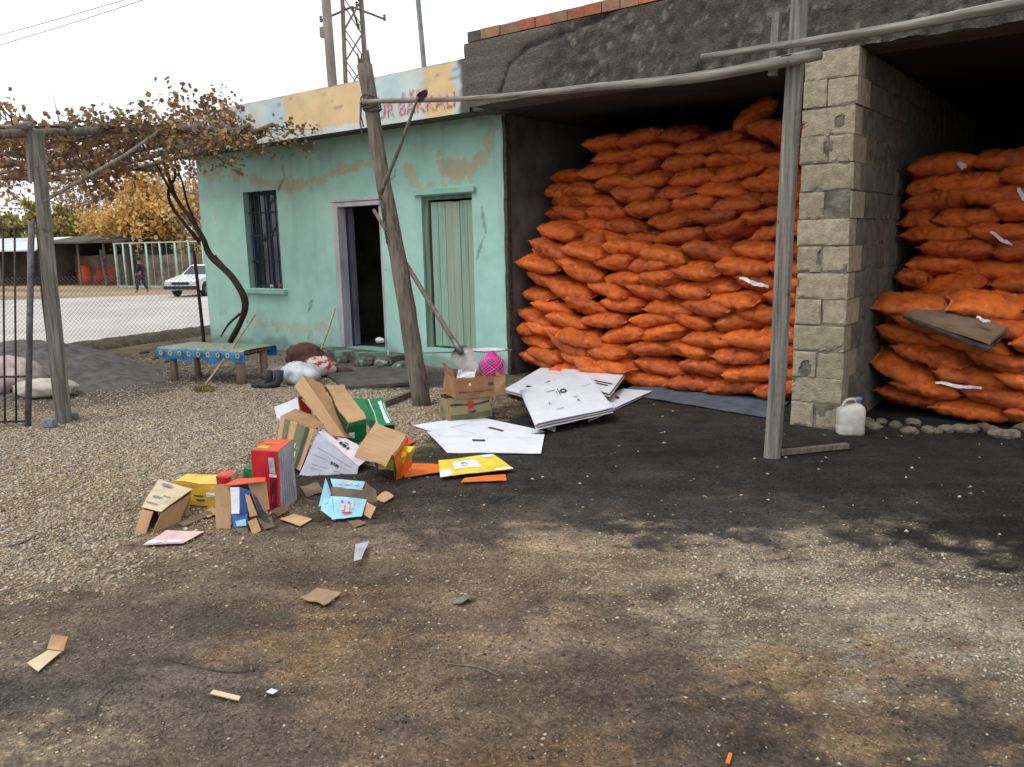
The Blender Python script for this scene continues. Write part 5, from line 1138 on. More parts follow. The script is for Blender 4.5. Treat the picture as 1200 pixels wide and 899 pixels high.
q = G(368, 442); blob('bundle', 'small bundle of red and white rags behind the white carrier bag', 'bundle', (q.x, q.y+.1, 0), .2, (1, .8, 1.0), mat('red_white_rag', srgb(170, 52, 62), srgb(210, 196, 196), rough=.85, scale=10, contrast=(.46, .52), bump=.5, bscale=14), 5.)
q = G(338, 437); blob('bundle', 'dark brown bundle lying behind the white carrier bag against the wall', 'bundle', (q.x-.1, q.y+.35, .0), .24, (1.3, .7, 1.1), mat('brown_rag', srgb(72, 54, 48), srgb(110, 74, 58), rough=.9, scale=6, bump=.5, bscale=14), 8.)
q = G(302, 448); blob('bundle', 'pinkish white folded bundle lying under the right end of the blue table', 'bundle', (q.x, q.y+.25, 0), .20, (1.1, .7, .7), mat('pinkish_rag', srgb(198, 180, 184), srgb(150, 136, 142), rough=.85, scale=7, bump=.5, bscale=14), 9.)
for i, (px, py, lab) in enumerate(((296, 455, 'left one of two dark rubber boots lying below the blue table'), (306, 456, 'right one of two dark rubber boots lying below the blue table'))):
    q = G(px, py); b = MB(); rz = .5+i*.4; c_ = Vector((math.cos(rz), math.sin(rz), 0))
    b.tube([q+Vector((0, 0, .03)), q+c_*.09+Vector((0, 0, .035)), q+c_*.17+Vector((0, 0, .05)), q+c_*.20+Vector((0, 0, .10)), q+c_*.21+Vector((0, 0, .2))], [.03, .045, .048, .05, .055], 10)
    tag(b.build('boot', mat('dark_rubber', srgb(60, 62, 70), srgb(42, 42, 48), rough=.5, scale=9), smooth=True, loc=tuple(q)), lab, 'boot', 'pair of dark boots under the table')
for i, (px, py, rz, lab) in enumerate(((378, 436, .2, 'dark worn shoe lying nearest the carrier bag beside the concrete slab'), (388, 440, .7, 'dark worn shoe lying on the left corner of the concrete slab'), (372, 446, 2.4, 'purplish worn shoe lying in front of the red and white bundle'))):
    q = G(px, py); c_ = Vector((math.cos(rz), math.sin(rz), 0)); b = MB(); b.tube([q+Vector((0, 0, .03)), q+c_*.06+Vector((0, 0, .045)), q+c_*.15+Vector((0, 0, .05)), q+c_*.24+Vector((0, 0, .035)), q+c_*.28+Vector((0, 0, .025))], [.03, .042, .045, .045, .02], 9)
    tag(b.build('shoe', mat('purple_brown_leather', srgb(80, 62, 70), srgb(50, 42, 46), rough=.6, scale=9), smooth=True, loc=tuple(q)), lab, 'shoe', 'worn shoes by the concrete slab')
# folding umbrella-like dark bundle with handle against wall
a = onY(376, 405, 7.4); g = onY(366, 425, 7.0); b = MB(); b.tube([g, a], [.04, .012], 8); tag(b.build('rolled_umbrella', m_blkfilm, smooth=True, loc=tuple(g)), 'small dark rolled umbrella standing against the turquoise wall left of the step', 'umbrella')
# concrete slab with timber kerb in front of the step
P = [G(376, 436), G(480, 433), G(502, 452), G(402, 458)]
for p in P: p.z = .012
v, f, mi = slab_quad([P[0], P[3], P[2], P[1]], .035, .012, n=24, seed=8); sl_ = make('paved_slab', v, f, [m_conc]*3, None, mi); tag(sl_, kind='structure')
a = G(440, 481); c = G(494, 460); a.z = .03; c.z = .035; b = MB(); b.bar(a, c, .06, .06); tag(b.build('timber_kerb', m_brownwood, loc=tuple(a)), 'brown squared timber lying on the gravel at the foot of the log post', 'timber')
for i, (px, py, lab) in enumerate(((400, 425, 'lump of concrete with turquoise paint at the left end of the doorstep'), (452, 424, 'broad lump of concrete with turquoise paint in front of the doorstep'), (468, 428, 'rounded lump of concrete at the right end of the doorstep'), (436, 427, 'small lump of rubble in front of the middle of the doorstep'), (520, 424, 'lump of rubble at the foot of the closed green door'), (505, 420, 'flat lump of rubble left of the closed green door foot'))):
    q = G(px, py); put_stone('rubble_lump', lab, 'rubble', (q.x, min(q.y, 7.15)), .09+.02*(i % 3), (1.4, .8, .7), mat('painted_rubble', srgb(116, 112, 104), srgb(82, 80, 76), rough=.95, scale=9, bump=.7, speck=(srgb(140, 174, 160), 6, .60)), 40+i*2.1, None, i*1.1)
q = onY(447, 400, 7.48); blob('rag', 'small white crumpled rag stuck on the wall right of the doorway', 'rag', (q.x, 7.45, q.z-.02), .07, (1, .5, .9), m_film, 12.)
b = MB(); q = G(455, 428); b.tube([q, q+Vector((.01, 0, .14)), q+Vector((.012, 0, .2))], [.035, .012, .011], 8); tag(b.build('bottle', m_jug, smooth=True, loc=tuple(q)), 'small white bottle standing to the right of the doorstep', 'bottle')

# ------------------------------------------------------------------ sand heap, bank, paving blocks, white sack on the left
c0 = Vector((-11.5, 4.35, 0)); xs = np.linspace(-3.6, 2.6, 90); ys = np.linspace(-2.4, 2.2, 70); X, Y, Fq = grid(xs, ys)
rr = np.sqrt((X/2.7)**2+(Y/1.7)**2)+.12*fbm(X*1.2, Y*1.2, 6.); hh = .42*np.clip(1-rr, -.15, 1)**1.15 if False else .46*np.where(rr < 1, (np.cos(np.clip(rr, 0, 1)*PI)+1)/2, -.05*(rr-1)*4)
hh = hh+.035*fbm(X*2.5, Y*2.5, 7.)*(rr < 1.1)+.012*fbm(X*12, Y*12, 8.)
gz = ground_z(X+c0.x, Y+c0.y)
o = make('sand_heap', np.stack([X+c0.x, Y+c0.y, gz+hh-.03], -1), Fq, mat('dark_sand', srgb(112, 106, 104), srgb(80, 75, 73), rough=1, scale=8, bump=.8, bscale=90), None, smooth=True, loc=tuple(c0)); tag(o, 'low heap of dark grey sand behind the wooden arbor post', 'sand heap')
a = G(104, 409); c = G(247, 389); nseg = 50; V = []; Fc = []
for i in range(nseg+1):
    q = a.lerp(c, -.15+1.2*i/nseg); n_ = Vector((-(c-a).y, (c-a).x, 0)).normalized()
    for j in range(9):
        t_ = -1+2*j/8; hh_ = .17*max(0, 1-t_*t_)**.6+.03*float(fbm(i*.4, j*.5, 3.)); V.append((q.x+n_.x*t_*.42, q.y+n_.y*t_*.42, hh_-.04))
for i in range(nseg):
    for j in range(8): k = i*9+j; Fc.append((k, k+9, k+10, k+1))
tag(make('earth_bank', V, Fc, mat('bank_earth', srgb(104, 90, 76), srgb(66, 58, 50), rough=1, scale=9, bump=1, bscale=30, bdist=.03), None, smooth=True), kind='structure')
for i in range(12):
    px = 100+i*9+rnd.uniform(-3, 3); py = 425+rnd.uniform(-12, 8); q = G(px, py)
    put_stone('field_stone', f'{ORS[i]} field stone from the sand heap on the way to the blue table', 'stone', (q.x, q.y), rnd.uniform(.05, .10), (1.2, .9, .6), m_rub, 60+i*1.7, 'stones between sand heap and table', i)
m_pav = mat('grey_paver', srgb(138, 142, 148), srgb(112, 114, 120), rough=.9, scale=30, bump=.5, bscale=100)
for px, py, rz, lab, tl in ((60, 502, .55, 'grey concrete paving block standing alone on the gravel near the iron gate', 0), (86, 492, 1.1, 'grey concrete paving block tilted against the foot of the arbor post', .3)):
    q = G(px, py); t = thing('paving_block', lab, 'paving block', (q.x-.02, q.y, float(ground_z(q.x, q.y))), (tl, 0, rz))
    v, f = rough_block(-.055, .055, 0, .07, -.04, .04, n=5, amp=.002); make('concrete', v, f, m_pav, t, local=True); b = MB(); b.box((-.055, -.028, .07), (.055, .028, .082)); b.build('lug', m_pav, t, local=True)
q = G(48, 468); ws = blob('cement_sack', 'torn dirty white paper sack lying at the foot of the sand heap', 'sack', (q.x-.15, q.y+.12, .0), .3, (1.2, .7, .55), mat('dirty_white_paper', srgb(196, 188, 178), srgb(160, 150, 138), rough=.8, scale=7, bump=.4, bscale=18), 15., amp=.3, rz=.5)
q = G(8, 462); pk = blob('plastic_sheet', 'faded pink plastic sheet heaped behind the iron gate bars', 'plastic sheet', (q.x-.3, q.y+.1, .0), .42, (1.2, .8, .8), mat('faded_pink_sheet', srgb(188, 172, 168), srgb(150, 138, 134), rough=.7, scale=5, bump=.4, bscale=14), 18., amp=.3)
def twig(name, label, pts, r_, m=None, cat='twig'):
    P = [G(*p) for p in pts]
    for q in P: q.z = float(ground_z(q.x, q.y))+r_+.003
    return tag(limb(name, P, [r_*.6, r_, r_*.6], m or m_brownwood, None, n=6, seg=14, loc=tuple(P[0])), label, cat)
twig('fallen_twig', 'curved dry twig lying on the yard at the left edge', [(5, 645), (25, 640), (50, 628)], .006)
twig('fallen_wire', 'thin bent wire lying on the bare yard below the brown carton', [(190, 772), (225, 781), (265, 788), (290, 786), (285, 776)], .0025, m_rust, 'wire')
twig('fallen_twig', 'thin dry twig lying on the yard right of centre near the rusty patch', [(520, 776), (560, 780), (585, 790)], .0035)
twig('fallen_twig', 'short dark twig lying in the lower left of the yard', [(110, 838), (118, 820), (132, 806)], .003)

# ------------------------------------------------------------------ iron gate, fence, arbor
gt = thing('iron_gate', 'rusty iron bar gate leaf at the left edge of the picture', 'gate', (-8.02, 2.96, 0))
ga = Vector((-8.02, 2.96, 0)); gdv = Vector((-.80, -.60, 0))
def gatebar(s, x0, z0, x1, z1, r_, nm='bar', m=m_rust):
    b = MB(); b.tube([ga+gdv*x0+Vector((0, 0, z0)), ga+gdv*x1+Vector((0, 0, z1))], r_, 7); return b.build(nm, m, gt, smooth=True)
tp = onY(20, 258, 2.96); lean = (Vector((tp.x, 2.96, 0))-Vector((ga.x, 2.96, 0))).dot(gdv)
gatebar(0, 0, -.02, lean, 1.86, .028, 'gate_stile', mat('worn_stile', srgb(112, 110, 118), srgb(76, 72, 74), rough=.7, scale=20))
for k in range(1, 9): gatebar(0, k*.105, .03, k*.105+lean*.8, 1.80, .009)
for z in (.05, .47, 1.80):
    gatebar(0, 0+lean*z/1.86, z, .95+lean*z/1.86, z, .010, 'gate_rail')
# arbor
AB0, AB1 = Vector((-7.72, 3.23, 2.62)), Vector((-9.15, 6.55, 3.05))
pa = thing('arbor_post', 'weathered grey wooden post holding up the grape arbor on the left', 'post', (-7.9, 3.23, 0))
b = MB(); P = [Vector((-7.90, 3.23, -.05)), Vector((-7.86, 3.23, .9)), Vector((-7.80, 3.23, 1.8)), Vector((-7.73, 3.23, 2.62))]; b.tube(interp(P, 20), [.075-.001*i for i in range(20)], 9, wob=.03); b.build('timber', m_wood, pa)
b = MB(); b.bar((-7.80, 3.17, 2.2), (-7.74, 3.17, 2.72), .05, .05); b.build('spliced_offcut', m_wood, pa)
b = MB(); b.tube([(-7.74, 3.2, 2.02), (-7.58, 3.9, 2.45), (-7.6, 4.3, 2.72)], [.017, .016, .014], 7); b.build('strut', m_wood, pa)
b = MB(); b.tube([(-7.75, 3.23, 2.58), (-7.85, 3.8, 2.60)], .02, 6)
ab = thing('grape_arbor', 'pole arbor overgrown with a nearly leafless grape vine left of the house', 'arbor', (-10.5, 4.9, 2.6))
limb('beam', [AB0+Vector((.02, -.35, -.05)), AB0.lerp(AB1, .5)+Vector((.05, 0, .03)), AB1], [.036, .04, .034], m_brownwood, ab, n=9, wob=.09)
limb('beam', [Vector((-11.6, 2.7, 2.70)), Vector((-11.8, 4.8, 2.74)), Vector((-12.1, 6.8, 2.80))], [.05, .045, .04], m_brownwood, ab, n=8)
limb('beam', [Vector((-14.6, 2.9, 2.70)), Vector((-14.65, 4.8, 2.76)), Vector((-14.7, 6.5, 2.80))], [.05, .045, .04], m_brownwood, ab, n=8)
poles = []
for i in range(9):
    y = 3.15+i*.42; k_ = (y-3.23)/(6.55-3.23); xr = AB0.x+(AB1.x-AB0.x)*k_+rnd.uniform(.0, .22)+(.2 if i > 6 else 0); z = AB0.z+.06+(AB1.z-AB0.z)*k_
    P = [Vector((-14.9, y+rnd.uniform(-.2, .2), 2.80)), Vector((-12, y+rnd.uniform(-.1, .1), 2.82+rnd.uniform(-.03, .03))), Vector((-10, y, (2.82+z)/2)), Vector((xr, y, z))]; poles.append(P)
    limb('pole', P, [.028, .032, .036, .032], m_brownwood if i % 3 else m_woodx, ab, n=8, wob=.06, seg=20)
m_vine = mat('vine_bark', srgb(76, 64, 58), srgb(48, 40, 37), rough=.95, scale=(20, 20, 5), bump=.7)
vn_ = thing('grape_vine', 'gnarled dark grape vine climbing the left corner of the turquoise house', 'vine', tuple(onY(266, 398, 7.2)))
VP_ = lambda L, Y0=7.2, Y1=6.45: [onY(px, py, Y0+(Y1-Y0)*i/(len(L)-1)) for i, (px, py) in enumerate(L)]
limb('trunk', VP_([(270, 400), (283, 375), (287, 352), (272, 325), (247, 300), (238, 280), (225, 258), (208, 235), (200, 215), (190, 184)]), [.045, .045, .055, .05, .05, .04, .034, .03, .026, .022], m_vine, vn_, n=9, wob=.08, seg=44)
limb('stem', VP_([(259, 394), (268, 380), (281, 368)], 7.15, 7.15), [.012, .018, .02], m_vine, vn_, n=6)
limb('stem', VP_([(252, 300), (262, 312), (276, 330), (287, 350)], 7.1, 7.15), [.02, .022, .022, .02], m_vine, vn_, n=7, wob=.08)
limb('stem', VP_([(238, 282), (230, 262), (220, 240), (214, 215), (205, 190)], 7.1, 6.5), [.02, .02, .018, .014, .012], m_vine, vn_, n=7, wob=.08)
limb('stem', VP_([(205, 232), (195, 215), (183, 192), (178, 186)], 6.7, 6.3), [.018, .018, .014, .012], m_vine, vn_, n=7, wob=.08)
limb('stem', VP_([(234, 284), (221, 268), (203, 245), (197, 225), (206, 205), (196, 186)], 7.1, 6.45), [.03, .028, .026, .024, .02, .016], m_vine, vn_, n=7, wob=.1)
canes = MB(); ends = []
for k in range(150):
    P = rnd.choice(poles); t_ = rnd.random(); a = P[0].lerp(P[-1], t_)
    if rnd.random() < .5: a = P[2].lerp(P[3], rnd.random())
    n = rnd.randint(4, 7); q = a.copy(); pts = [q.copy()]; d = Vector((rnd.uniform(-1, 1), rnd.uniform(-1, 1), rnd.uniform(-.3, .22))).normalized()
    for j in range(n):
        d = (d+Vector((rnd.uniform(-.6, .6), rnd.uniform(-.6, .6), rnd.uniform(-.3, .2)))).normalized(); d.z *= .7; q = q+d*.16; pts.append(q.copy())
    canes.tube(pts, [.009-.007*i/n for i in range(n+1)], 4, caps=False); ends += pts[1:]
for k in range(46):                                          # shoots standing up against the sky
    P = rnd.choice(poles); a = P[1].lerp(P[3], rnd.random()) if rnd.random() < .5 else P[2].lerp(P[3], rnd.random()); n = rnd.randint(3, 5); q = a.copy(); pts = [q.copy()]; d = Vector((rnd.uniform(-.5, .5), rnd.uniform(-.5, .5), 1)).normalized()
    for j in range(n):
        d = (d+Vector((rnd.uniform(-.35, .35), rnd.uniform(-.35, .35), rnd.uniform(-.25, .15)))).normalized(); q = q+d*.085; pts.append(q.copy())
    canes.tube(pts, [.005-.0035*i/n for i in range(n+1)], 4, caps=False); ends += pts[3:] if k % 2 else []
canes = canes.build('cane_tangle', m_vine, ab); canes['kind'] = 'stuff'
def leaves(name, centers, n, spread, size, m, parent, seed, zs=1.0):
    r_ = np.random.default_rng(seed); cc = np.array([tuple(c) for c in centers]); c = cc[r_.integers(0, len(cc), n)]+r_.normal(0, 1, (n, 3))*np.array([spread, spread, spread*zs])
    nr = r_.normal(0, 1, (n, 3)); nr /= np.linalg.norm(nr, axis=1, keepdims=True); t1 = np.cross(nr, r_.normal(0, 1, (n, 3))); t1 /= np.linalg.norm(t1, axis=1, keepdims=True); t2 = np.cross(nr, t1)
    s = size*r_.uniform(.5, 1.25, (n, 1)); k = [(0, -1, 0), (.75, -.55, .2), (.9, .3, -.1), (.3, .55, .25), (0, 1.1, -.15), (-.35, .5, .2), (-.85, .35, -.1), (-.7, -.5, .25)]
    V = np.stack([c+t1*a*s+t2*b_*s+nr*h*s for a, b_, h in k], 1).reshape(-1, 3); base = np.arange(n)[:, None]*8
    Fq = np.concatenate([base+np.array([[0, 1, 2, 3]]), base+np.array([[3, 4, 5, 6]]), base+np.array([[0, 3, 6, 7]])])
    o = make(name, V, Fq, m, parent); o['kind'] = 'stuff'; return o
lf = lambda nm, a, b_: mat(nm, srgb(*a), srgb(*b_), rough=.7, scale=1.7, transl=.35, contrast=(.42, .58), detail=3)
leaves('foliage', ends, 2100, .06, .028, lf('rust_leaf', (160, 118, 92), (116, 84, 70)), ab, 1)
leaves('foliage', ends, 1500, .06, .030, lf('ochre_leaf', (196, 158, 98), (152, 120, 80)), ab, 2)
leaves('foliage', ends, 1500, .07, .030, lf('olive_leaf', (134, 124, 86), (98, 90, 68)), ab, 3)
hang = [onY(px, py, 4.6) for px, py in ((110, 205), (112, 215), (118, 180), (60, 190), (30, 200), (90, 180), (150, 170), (130, 200))]
leaves('foliage', hang, 500, .12, .034, lf('rust_leaf', (160, 118, 92), (116, 84, 70)), ab, 4)
leaves('foliage', [onY(px, py, 6.6) for px, py in ((240, 130), (255, 148), (225, 160), (240, 172), (262, 140), (250, 122), (215, 140))], 700, .13, .032, lf('rust_leaf', (160, 118, 92), (116, 84, 70)), ab, 5)
# chain link fence with its two posts
f0_ = Vector((-12.42, 7.45, 0)); f1_ = Vector((-14.72, 5.95, 0)); f2_ = Vector((-17.3, 4.2, 0))
cf = thing('wire_fence', 'chain link fence between the house corner and the sand heap', 'fence', tuple(f0_))
limb('fence_post', [f0_+Vector((0, 0, -.1)), f0_+Vector((-.02, 0, .7)), f0_+Vector((-.06, 0, 1.55))], [.03, .028, .026], mat('dark_post', srgb(50, 42, 42), srgb(34, 30, 30), rough=.8, scale=9), cf, n=7)
limb('fence_post', [f1_+Vector((.0, 0, -.1)), f1_+Vector((-.0, 0, 1.0)), onY(45, 258, 5.95)], [.05, .045, .04], mat('dark_post', srgb(50, 42, 42), srgb(34, 30, 30), rough=.8, scale=9), cf, n=7)
b = MB(); st_ = .075
for A_, B_ in ((f0_, f1_), (f1_, f2_)):
    d = (B_-A_); L_ = d.length; d = d/L_; n = int(L_/st_); hz = 1.15
    for k in range(-int(hz/st_), n):
        for s_ in (1, -1):
            x0 = k*st_ if s_ > 0 else k*st_+hz; x1 = x0+s_*hz; z0, z1 = .02, .02+hz
            def cl(x0, z0, x1, z1):
                if x0 < 0: z0 += (0-x0)*(z1-z0)/(x1-x0); x0 = 0
                if x0 > L_: z0 += (L_-x0)*(z1-z0)/(x1-x0); x0 = L_
                if x1 < 0: z1 += (0-x1)*(z1-z0)/(x1-x0); x1 = 0
                if x1 > L_: z1 += (L_-x1)*(z1-z0)/(x1-x0); x1 = L_
                return x0, z0, x1, z1
            if max(x0, x1) < 0.02 or min(x0, x1) > L_-.02: continue
            x0, z0, x1, z1 = cl(x0, z0, x1, z1)
            if abs(z1-z0) < .03: continue
            b.tube([A_+d*x0+Vector((0, 0, z0)), A_+d*x1+Vector((0, 0, z1))], .0022, 3, caps=False)
b = b.build('wire_mesh', m_steel, cf); b['kind'] = 'stuff'

# ------------------------------------------------------------------ across the road
ZR = -.6
m_pgreen = mat('pale_green_metal', srgb(176, 204, 192), srgb(140, 168, 158), rough=.6, scale=6)
fa, fb = Vector((-45.9, 22.6, ZR)), Vector((-36.9, 24.0, ZR)); fd = (fb-fa).normalized()
gf_ = thing('panel_fence', 'pale green metal post fence across the road behind the walking person', 'fence', tuple(fa))
def onFence(px):
    d = ray(px, 300); o = Vector((0, 0, H)); den = d.x*fd.y-d.y*fd.x; t = (fa.x*fd.y-fa.y*fd.x)/den; q = o+d*t; return Vector((q.x, q.y, ZR))
FH = 2.55
for px in (135, 145, 154, 172, 188, 206, 222, 238, 256):
    q = onFence(px); b = MB(); b.tube([q-Vector((0, 0, .3)), q+Vector((0, 0, FH))], .05, 6); b.build('fence_post', m_pgreen, gf_, smooth=True)
for z in (.12, FH-.03):
    b = MB(); b.bar(onFence(134)+Vector((0, 0, z)), onFence(257)+Vector((0, 0, z)), .06, .06); b.build('fence_rail', m_pgreen, gf_)
b = MB(); 
for k in range(14): q = onFence(137+k*8.4); b.tube([q+Vector((0, 0, .1)), q+Vector((0, 0, FH-.05))], .011, 4, caps=False)
q_ = b.build('thin_bars', m_pgreen, gf_); q_['kind'] = 'stuff'
nf = Vector((-fd.y, fd.x, 0))
# rough mud wall behind it
b_ = []; X0_ = fa-fd*10+nf*3; V = []; Fc = []
for i in range(61):
    for j in range(9): q = X0_+fd*(i*.6)+nf*(.12*float(fbm(i*.5, j*.8, 3.))); V.append((q.x, q.y, ZR-.2+j*.26+(.22*float(fbm(i*.25, 0., 9.)) if j == 8 else 0)))
n0 = len(V)
for i in range(61): q = X0_+fd*(i*.6)+nf*.5; V += [(q.x, q.y, ZR-.2), (q.x, q.y, V[i*9+8][2])]
for i in range(60):
    for j in range(8): k = i*9+j; Fc.append((k, k+9, k+10, k+1))
    a = n0+i*2; Fc.append((a+1, a+3, a+2, a)); Fc.append((i*9+8, (i+1)*9+8, a+3, a+1))
mw = make('mud_wall', V, Fc, mat('mud_wall', srgb(122, 106, 92), srgb(84, 74, 66), rough=1, scale=1.6, bump=.5, bscale=6), None, loc=tuple(X0_)); tag(mw, 'long low brown mud wall behind the pale green fence across the road', 'wall')
# sheds
def shed(name, label, p0, p1, depth, h0, h1, wallm, roofm, extra=None):
    p0 = Vector(p0); p1 = Vector(p1); d = (p1-p0).normalized(); n = Vector((-d.y, d.x, 0)); L_ = (p1-p0).length
    t = thing(name, label, 'shed', tuple(p0))
    def P(u, v, z): return p0+d*u+n*v+Vector((0, 0, z))
    b = MB(); b.hexa([P(0, depth-.15, 0), P(L_, depth-.15, 0), P(L_, depth, 0), P(0, depth, 0), P(0, depth-.15, h1), P(L_, depth-.15, h1), P(L_, depth, h1), P(0, depth, h1)]); b.build('back_wall', wallm, t)
    for u in (0, L_-.15): b = MB(); b.hexa([P(u, 0, 0), P(u+.15, 0, 0), P(u+.15, depth-.16, 0), P(u, depth-.16, 0), P(u, 0, h0), P(u+.15, 0, h0), P(u+.15, depth-.16, h1), P(u, depth-.16, h1)]); b.build('side_wall', wallm, t)
    b = MB(); b.hexa([P(-.4, -.7, h0), P(L_+.3, -.7, h0), P(L_+.3, depth+.2, h1), P(-.4, depth+.2, h1), P(-.4, -.7, h0+.09), P(L_+.3, -.7, h0+.09), P(L_+.3, depth+.2, h1+.09), P(-.4, depth+.2, h1+.09)]); b.build('roof', roofm, t)
    for k in range(int(L_/2.2)+1): b = MB(); b.tube([P(.1+k*2.2, -.1, 0), P(.1+k*2.2, -.1, h0)], .08, 6); b.build('roof_post', m_brownwood, t)
    return t, P, L_
m_dwall = mat('dark_shed_wall', srgb(96, 88, 80), srgb(64, 58, 54), rough=.95, scale=.9)
t, P, L_ = shed('open_shed', 'dark open fronted shed across the road with red and orange goods inside', (-54.6, 22.9, ZR), (-48.6, 24.6, ZR), 4, 2.6, 3.3, m_dwall, mat('dark_sheet_roof', srgb(92, 84, 78), srgb(62, 56, 52), rough=.8, scale=.8))
for i, (u, w_, h_, m) in enumerate(((1.3, 1.0, 1.3, m_orangep), (2.6, .7, 1.1, m_redp), (3.7, 1.0, 1.2, m_redp))):
    b = MB(); c_ = P(u, 1.2, 0); v, f = lathe([(.01, 0), (w_*.5, 0), (w_*.52, h_*.4), (w_*.42, h_*.85), (w_*.2, h_), (.01, h_)], 10, c=tuple(c_)); b.add(v, f)
    tag(b.build('goods_heap', cmat(['shed_orange', 'shed_red', 'shed_red'][i], *[(214, 92, 52), (176, 56, 44), (176, 56, 44)][i]), smooth=True, loc=tuple(c_)), ['orange heap of goods in the dark shed across the road', 'middle red heap of goods in the dark shed across the road', 'right hand red heap of goods in the dark shed across the road'][i], 'heap')
t, P, L_ = shed('low_shed', 'long low shed with a white sheet roof across the road at the far left', (-66, 17.2, ZR), (-55.2, 22.4, ZR), 3, 2.2, 3.0, m_dwall, mat('white_sheet_roof', srgb(206, 210, 212), srgb(176, 180, 184), rough=.6, scale=.6))
t, P, L_ = shed('gabled_shed', 'brown roofed shed rising behind the pale green fence', (-46.0, 29.5, ZR), (-38.5, 30.5, ZR), 4, 3.0, 4.1, m_dwall, mat('brown_sheet_roof', srgb(116, 100, 90), srgb(84, 74, 68), rough=.8, scale=.8))
b = MB(); q = G(127, 335, ZR); b.bar(q+Vector((0, 0, -.1)), q+Vector((-.4, 0, 2.2)), .2, .2); tag(b.build('slanting_prop', m_conc, loc=tuple(q)), 'pale slanting concrete prop beside the dark shed across the road', 'prop')
# trees
def tree(name, label, base, height, crown_r, crown_h, seed, leafsets, trunk_r=.12, nlimb=9, twig_n=3, leaf_size=.10, group=None, bark=None):
    R_ = random.Random(seed); base = Vector(base); t = thing(name, label, 'tree', tuple(base), group=group); bark = bark or mat('tree_bark', srgb(120, 106, 94), srgb(82, 72, 64), rough=.95, scale=4)
    b = MB(); top = base+Vector((R_.uniform(-.3, .3), R_.uniform(-.3, .3), height*.45)); tp_ = interp([base-Vector((0, 0, .3)), base.lerp(top, .5)+Vector((R_.uniform(-.15, .15), R_.uniform(-.15, .15), 0)), top], 8); b.tube(tp_, [trunk_r*(1-.05*i) for i in range(8)], 7); b.build('trunk', bark, t, smooth=True)
    b = MB(); tips = []
    def grow(p, d, L_, r, lv):
        q = p.copy(); pts = [p.copy()]; n = 4
        for j in range(n):
            d = (d+Vector((R_.uniform(-.25, .25), R_.uniform(-.25, .25), R_.uniform(-.08, .2)))).normalized(); q = q+d*L_/n; pts.append(q.copy())
        b.tube(pts, [r*(1-.6*i/n) for i in range(n+1)], 4 if lv else 5, caps=False)
        if lv >= 2: tips.extend(pts[1:])
        if lv < 3:
            for k in range(twig_n+(1 if lv == 0 else 0)):
                pp = pts[R_.randint(1, n)]; dd = (d*.6+Vector((R_.uniform(-1, 1), R_.uniform(-1, 1), R_.uniform(-.35, .8)))).normalized(); grow(pp, dd, L_*R_.uniform(.5, .75), r*.45, lv+1)
    for k in range(nlimb):
        a = 2*PI*k/nlimb+R_.uniform(-.3, .3); st_ = tp_[R_.randint(3, 7)]; el = R_.uniform(.1, 1.2)
        grow(st_, Vector((math.cos(a)*math.cos(el), math.sin(a)*math.cos(el), math.sin(el))), crown_r*R_.uniform(.55, .85), trunk_r*.4, 0)
    q_ = b.build('limbs', bark, t); q_['kind'] = 'stuff'
    for i, (m, n) in enumerate(leafsets):
        leaves('crown', [p-base for p in tips[i::len(leafsets)]] if False else tips[i::len(leafsets)], n, crown_r*.06, leaf_size, m, t, seed*10+i)
    return t
L1 = lf('amber_leaf', (226, 184, 108), (202, 152, 84)); L2 = lf('gold_leaf', (230, 204, 142), (208, 174, 108)); L3 = lf('dull_green_leaf', (150, 148, 96), (112, 116, 78)); L4 = lf('mauve_leaf', (176, 150, 148), (140, 118, 118)); L5 = lf('yellow_green_leaf', (186, 176, 100), (150, 144, 86))
tree('autumn_tree', 'broad amber leaved tree between the dark shed and the pale green fence', G(150, 335, ZR)+Vector((-2.6, 2.6, 0)), 6.0, 4.2, 3, 3, [(L1, 4200), (L2, 3600), (L3, 500)], .18, 12, 3, .13)
tree('autumn_tree', 'smaller amber leaved tree standing behind the dark shed across the road', G(100, 331, ZR)+Vector((-3, 6, 0)), 5.0, 2.8, 3, 4, [(L2, 1700), (L1, 1200)], .16, 9, 3, .14)
tree('autumn_tree', 'yellow green tree behind the low shed at the far left', G(38, 330, ZR)+Vector((-6, 4, 0)), 6.4, 2.9, 3, 5, [(L5, 2400), (L3, 1200), (L1, 500)], .18, 10, 3, .15)
tree('autumn_tree', 'dull green tree at the left edge of the picture across the road', G(2, 330, ZR)+Vector((-6, 2, 0)), 5.6, 2.8, 3, 6, [(L3, 2400), (L5, 1200)], .18, 10, 3, .15)
barkp = mat('mauve_bark', srgb(150, 130, 128), srgb(112, 98, 96), rough=.95, scale=4)
tree('bare_tree', 'tall almost bare mauve tree behind the brown roofed shed beside the house corner', (-50, 33, ZR), 9.0, 4.2, 4, 7, [(L4, 1700), (L2, 300)], .2, 12, 3, .12, bark=barkp)
tree('bare_tree', 'tall almost bare tree behind the amber tree in the middle of the gap', (-62, 36, ZR), 11.0, 4.6, 4, 8, [(L4, 1500), (L2, 900)], .2, 12, 3, .13, bark=barkp)
tree('bare_tree', 'almost bare tree behind the dark shed left of the amber tree', (-72, 32, ZR), 11.5, 4.8, 4, 9, [(L4, 1200), (L2, 900)], .2, 12, 3, .14, bark=barkp)
tree('autumn_tree', 'low yellowish tree behind the mud wall near the house corner', (-45, 28.3, ZR), 3.8, 2.2, 3, 10, [(L2, 900), (L4, 900), (L3, 500)], .12, 9, 3, .11)
